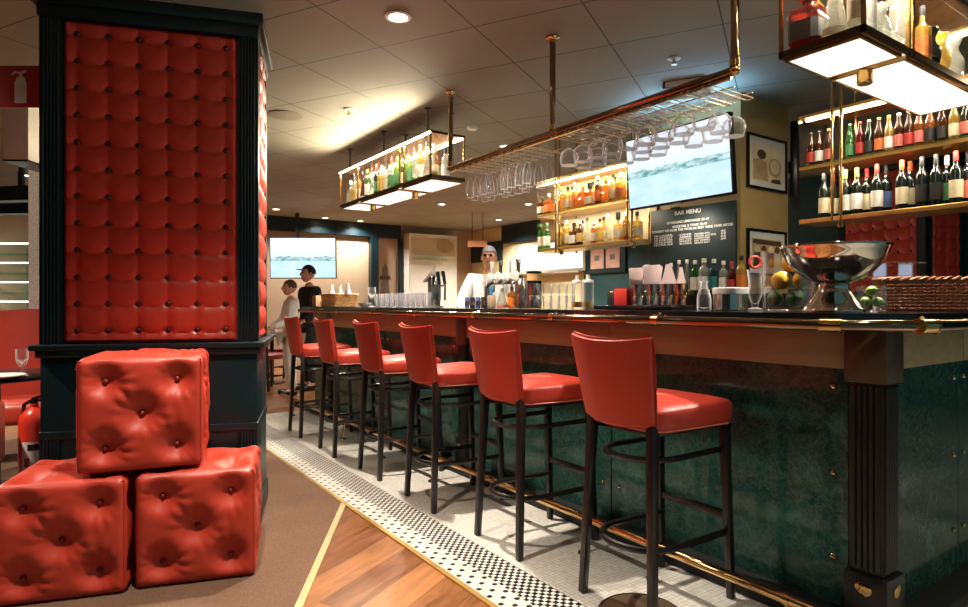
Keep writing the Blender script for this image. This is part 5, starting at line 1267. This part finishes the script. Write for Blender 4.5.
def person(label, loc, rz, H, arms, skin_rgb, shirt, trousers, hair, head_turn=0, extra=None):
    s = H/1.75; t = thing('person', label, 'person', loc, rz)
    V = lambda x,y,z: (x*s,y*s,z*s)
    J = dict(pelvis=(V(0,0,.95),(.15*s,.10*s)), waist=(V(0,0,1.10),(.135*s,.09*s)), chest=(V(0,.01,1.30),(.165*s,.105*s)), neck0=(V(0,.01,1.45),(.065*s,.055*s)), neck1=(V(0,-.005,1.53),.052*s))
    Bn = [('pelvis','waist'),('waist','chest'),('chest','neck0'),('neck0','neck1')]
    for sd, nm in ((-1,'R'),(1,'L')):
        hipx = sd*.09
        for k, p, r in (('hip',(hipx,0,.88),.085),('knee',(hipx*1.05,-.01,.49),.058),('ankle',(hipx*1.05,.02,.09),.038),('toe',(hipx*1.2,-.15,.035),.03)): J[k+nm] = (V(*p), r*s)
        Bn += [('pelvis','hip'+nm),('hip'+nm,'knee'+nm),('knee'+nm,'ankle'+nm),('ankle'+nm,'toe'+nm)]
        A = arms[0 if sd < 0 else 1]
        J['sh'+nm] = (V(sd*.19,.01,1.40),.058*s); J['el'+nm] = (V(*A[0]),.043*s); J['wr'+nm] = (V(*A[1]),.028*s)
        Bn += [('chest','sh'+nm),('sh'+nm,'el'+nm),('el'+nm,'wr'+nm)]
        w_ = Vector(A[1]); d = (w_-Vector(A[0])).normalized(); side = d.cross(Vector((0,0,1))); side = side.normalized() if side.length > .1 else Vector((1,0,0))
        up = side.cross(d)
        pm_ = w_+d*.07; J['pa'+nm] = (V(*pm_),(.036*s,.016*s)); Bn.append(('wr'+nm,'pa'+nm))
        for q in range(4):
            L_ = (.062,.072,.068,.055)[q]; b0 = pm_+side*(.027-.018*q)+d*.02; m0 = b0+d*L_*.6-up*.008; e0 = m0+d*L_*.45-up*.022
            for kk, pp in (('a',b0),('b',m0),('c',e0)): J['f%d%s%s'%(q,kk,nm)] = (V(*pp),.0085*s)
            Bn += [('pa'+nm,'f%da%s'%(q,nm)),('f%da%s'%(q,nm),'f%db%s'%(q,nm)),('f%db%s'%(q,nm),'f%dc%s'%(q,nm))]
        th = w_+d*.03+side*.035; J['ta'+nm] = (V(*th),.011*s); J['tb'+nm] = (V(*(th+d*.04+side*.015)),.009*s); Bn += [('wr'+nm,'ta'+nm),('ta'+nm,'tb'+nm)]
    sk = pm('skin_'+label[:8].replace(' ','_'), skin_rgb, .55, var=.05)
    body = skin_mesh(J, Bn, sk, 'body')
    # head joined into the body mesh
    hm = MB(); hc = Vector(V(0,-.02,1.64)); RT = Matrix.Rotation(head_turn,4,'Z')
    def hp(x,y,z): return hc + RT.to_3x3() @ (Vector((x,y,z))*s)
    m4 = Matrix.Translation(hc) @ RT
    hm.bm.from_mesh(body)
    def el(c, r, sc): bmesh.ops.create_uvsphere(hm.bm, u_segments=20, v_segments=14, radius=1, matrix=m4 @ Matrix.Translation(Vector(c)*s) @ Matrix.Diagonal((r*sc[0]*s,r*sc[1]*s,r*sc[2]*s,1)))
    el((0,.008,.015),.098,(.80,1.0,1.08)); el((0,-.025,-.05),.07,(.82,.92,.95)); el((0,-.100,-.012),.018,(.75,1.1,1.5)); el((0,-.092,-.022),.014,(1.1,1,.8))
    for sd in (-1,1): el((sd*.078,.01,-.005),.026,(.35,.7,1.15))
    b = hm.obj('body', sk, t, True, 2.5)
    for sd in (-1,1):
        e = MB().ball(hp(sd*.03,-.084,.018), .0105*s, 10).obj('eye', M['blackmat'], b)
    MB().ball(hp(0,-.088,-.052), .02*s, 10, (1.1,.35,.22)).obj('mouth', M['red_dim'], b)
    def shell(keep, bones, k, add, mat, nm):
        JJ = {}
        for q in keep:
            r = J[q][1]; r = r if isinstance(r,tuple) else (r,r); JJ[q] = (J[q][0], (r[0]*k+add*s, r[1]*k+add*s))
        return link(nm, skin_mesh(JJ, [x for x in Bn if x[0] in keep and x[1] in keep], mat, nm), t)
    shell(['pelvis','waist','chest','neck0','shR','shL','elR','elL','wrR','wrL'], None, 1.2, .016, shirt, 'shirt')
    shell(['pelvis','hipR','hipL','kneeR','kneeL','ankleR','ankleL'], None, 1.16, .014, trousers, 'trousers')
    for nm in 'RL':
        a = Vector(J['ankle'+nm][0]); o = MB().box((a.x-.045*s,a.y-.19*s,0),(a.x+.045*s,a.y+.06*s,.085*s),.03*s,seg=3).obj('shoe', M['black'], t)
    hmx = MB(); n = 20
    def cap(u, v): 
        th = 2*PI*u; ph = v*PI*.56; x = .085*math.sin(ph)*math.cos(th); y = .107*math.sin(ph)*math.sin(th)+.014; z = .112*math.cos(ph)+.018
        if y < -.03: z = max(z, .062)
        return hp(x*1.0,y,z)
    hmx.grid(cap, n, 8); hmx.obj('hair' if not (extra and extra.startswith('cap')) else 'cap', hair, t, True, 2)
    return t, hp, s
cl_w = pm('white_cloth', (232,230,228), .8, var=.05, scale=12, bump=.1); cl_b = pm('black_cloth', (20,22,24), .85, var=.2); cl_d = pm('dark_trousers', (34,36,42), .85, var=.2)
hair_g = pm('grey_hair', (96,96,102), .7, var=.2, scale=40); hair_b = pm('brown_hair', (84,58,40), .7, var=.2, scale=40); cap_b = pm('black_cap', (16,18,22), .8)
skn = (206,150,120)
lp = at_d(488.5,6.95)
t, hp, s = person('bartender in white shirt and blue tie standing behind the tap rail', (lp[0],lp[1],.0), R(-YAW+8), 1.83, (((-.30,-.05,1.14),(-.22,-.26,1.06)),((.30,-.05,1.14),(.22,-.26,1.06))), skn, cl_w, cl_d, hair_g, R(-15))
MB().box((-.026*s,-.135*s,1.10*s),(.026*s,-.120*s,1.44*s),.004).obj('tie', pm('blue_tie',(60,130,190),.6), t)
gg = MB()
for sd in (-1,1): gg.box(hp(sd*.032-.026,-.098,.006),hp(sd*.032+.026,-.088,.034)) if False else gg.ball(hp(sd*.032,-.090,.018),.019*s,12,(1,.35,.7))
gg.bar(hp(-.02,-.094,.022),hp(.02,-.094,.022),.006); gg.obj('glasses', M['black'], t)
lp = at_d(309,8.6)
t, hp, s = person('person in black jacket and black cap walking left past the far television', (lp[0],lp[1],0), R(-YAW-48), 1.72, (((-.24,.05,1.12),(-.20,-.14,.95)),((.24,.05,1.12),(.18,-.16,.98))), skn, cl_b, cl_d, cap_b, 0, 'cap')
MB().ball(hp(0,-.11,.055),.07*s,14,(.95,.8,.12)).obj('cap_peak', cap_b, t)
lp = at_d(290.5,8.15)
person('child with brown hair in a white top, left of the person in black', (lp[0],lp[1],0), R(-YAW-60), 1.50, (((-.22,-.06,1.14),(-.16,-.28,1.02)),((.22,-.04,1.14),(.15,-.27,1.04))), skn, cl_w, pm('pale_trousers',(196,190,184),.85), hair_b, 0)
# ---------------------------------------------------------------- lamps
WARM = (1,.88,.72)
ring = MB().lathe([(.072,0),(.078,-.006),(.058,-.010),(.052,0)], 28).mesh('trim_ring', M['white'])
lens = MB().lathe([(0,-.002),(.054,-.003)], 24).mesh('lamp_lens', em('lamp_lens_glow', (255,236,200), 14))
def downlight(x, y, label, energy=45, color=WARM, ang=115, r=.05, blend=.7):
    t = thing('ceiling_downlight', label, 'ceiling light', (x,y,CEIL-.001), 0, 'recessed ceiling downlights')
    link('trim_ring', ring, t); link('lamp_lens', lens, t)
    spot('bulb', (0,0,-.02), energy, color, ang, blend, r, t)
    return t
downlight(1.663, 3.306, 'recessed ceiling downlight above the stools, largest one in view', 420, ang=125)
FAR = [((3.25,11.3),'above the wall television, leftmost of the far lights',140),((4.39,11.9),'second from the left of the far lights',120),((5.15,11.95),'third from the left, near the lighthouse panel',200),
       ((5.42,9.13),'below the left flute rack, over the far end of the bar',420),((7.4,10.2),'farthest right, over the bartender',460),((6.64,8.29),'just left of the amber bottle shelf',420)]
for (x, y), d, e in FAR: downlight(x, y, 'small recessed ceiling downlight '+d, e, (1,.95,.87), 140)
downlight(3.99, 5.37, 'recessed ceiling downlight glimpsed just above the brass rail, left of its middle pole', 120, (1,.92,.78), 135)
NEAR = [(*cw(-.90,2.06),330,88),(1.5,.5,55,110),(-1.2,.4,70,80),(1.75,-1.0,60,85),(-1.45,4.3,480,135),(-1.2,7.6,400,140),(-.3,10.2,250,140),(3.0,-.6,50,90),(.2,-.9,60,80),(3.62,1.95,50,120)]  # unseen downlights; the left and pillar ones added to brighten those areas
ND = ['in front of the tufted column, over the cubes','over the floor before the nearest bar stool','to the left of the viewpoint','behind the viewpoint','above the round table at the left','added farther left beyond the round table',
      'in front of the lit display case','behind the viewpoint towards the bar corner','right over the viewpoint','added for the pillar before the right back bar shelf']
for (x, y, e, a), d in zip(NEAR, ND): downlight(x, y, 'unseen recessed ceiling downlight '+d, e, WARM, a, blend=.95)
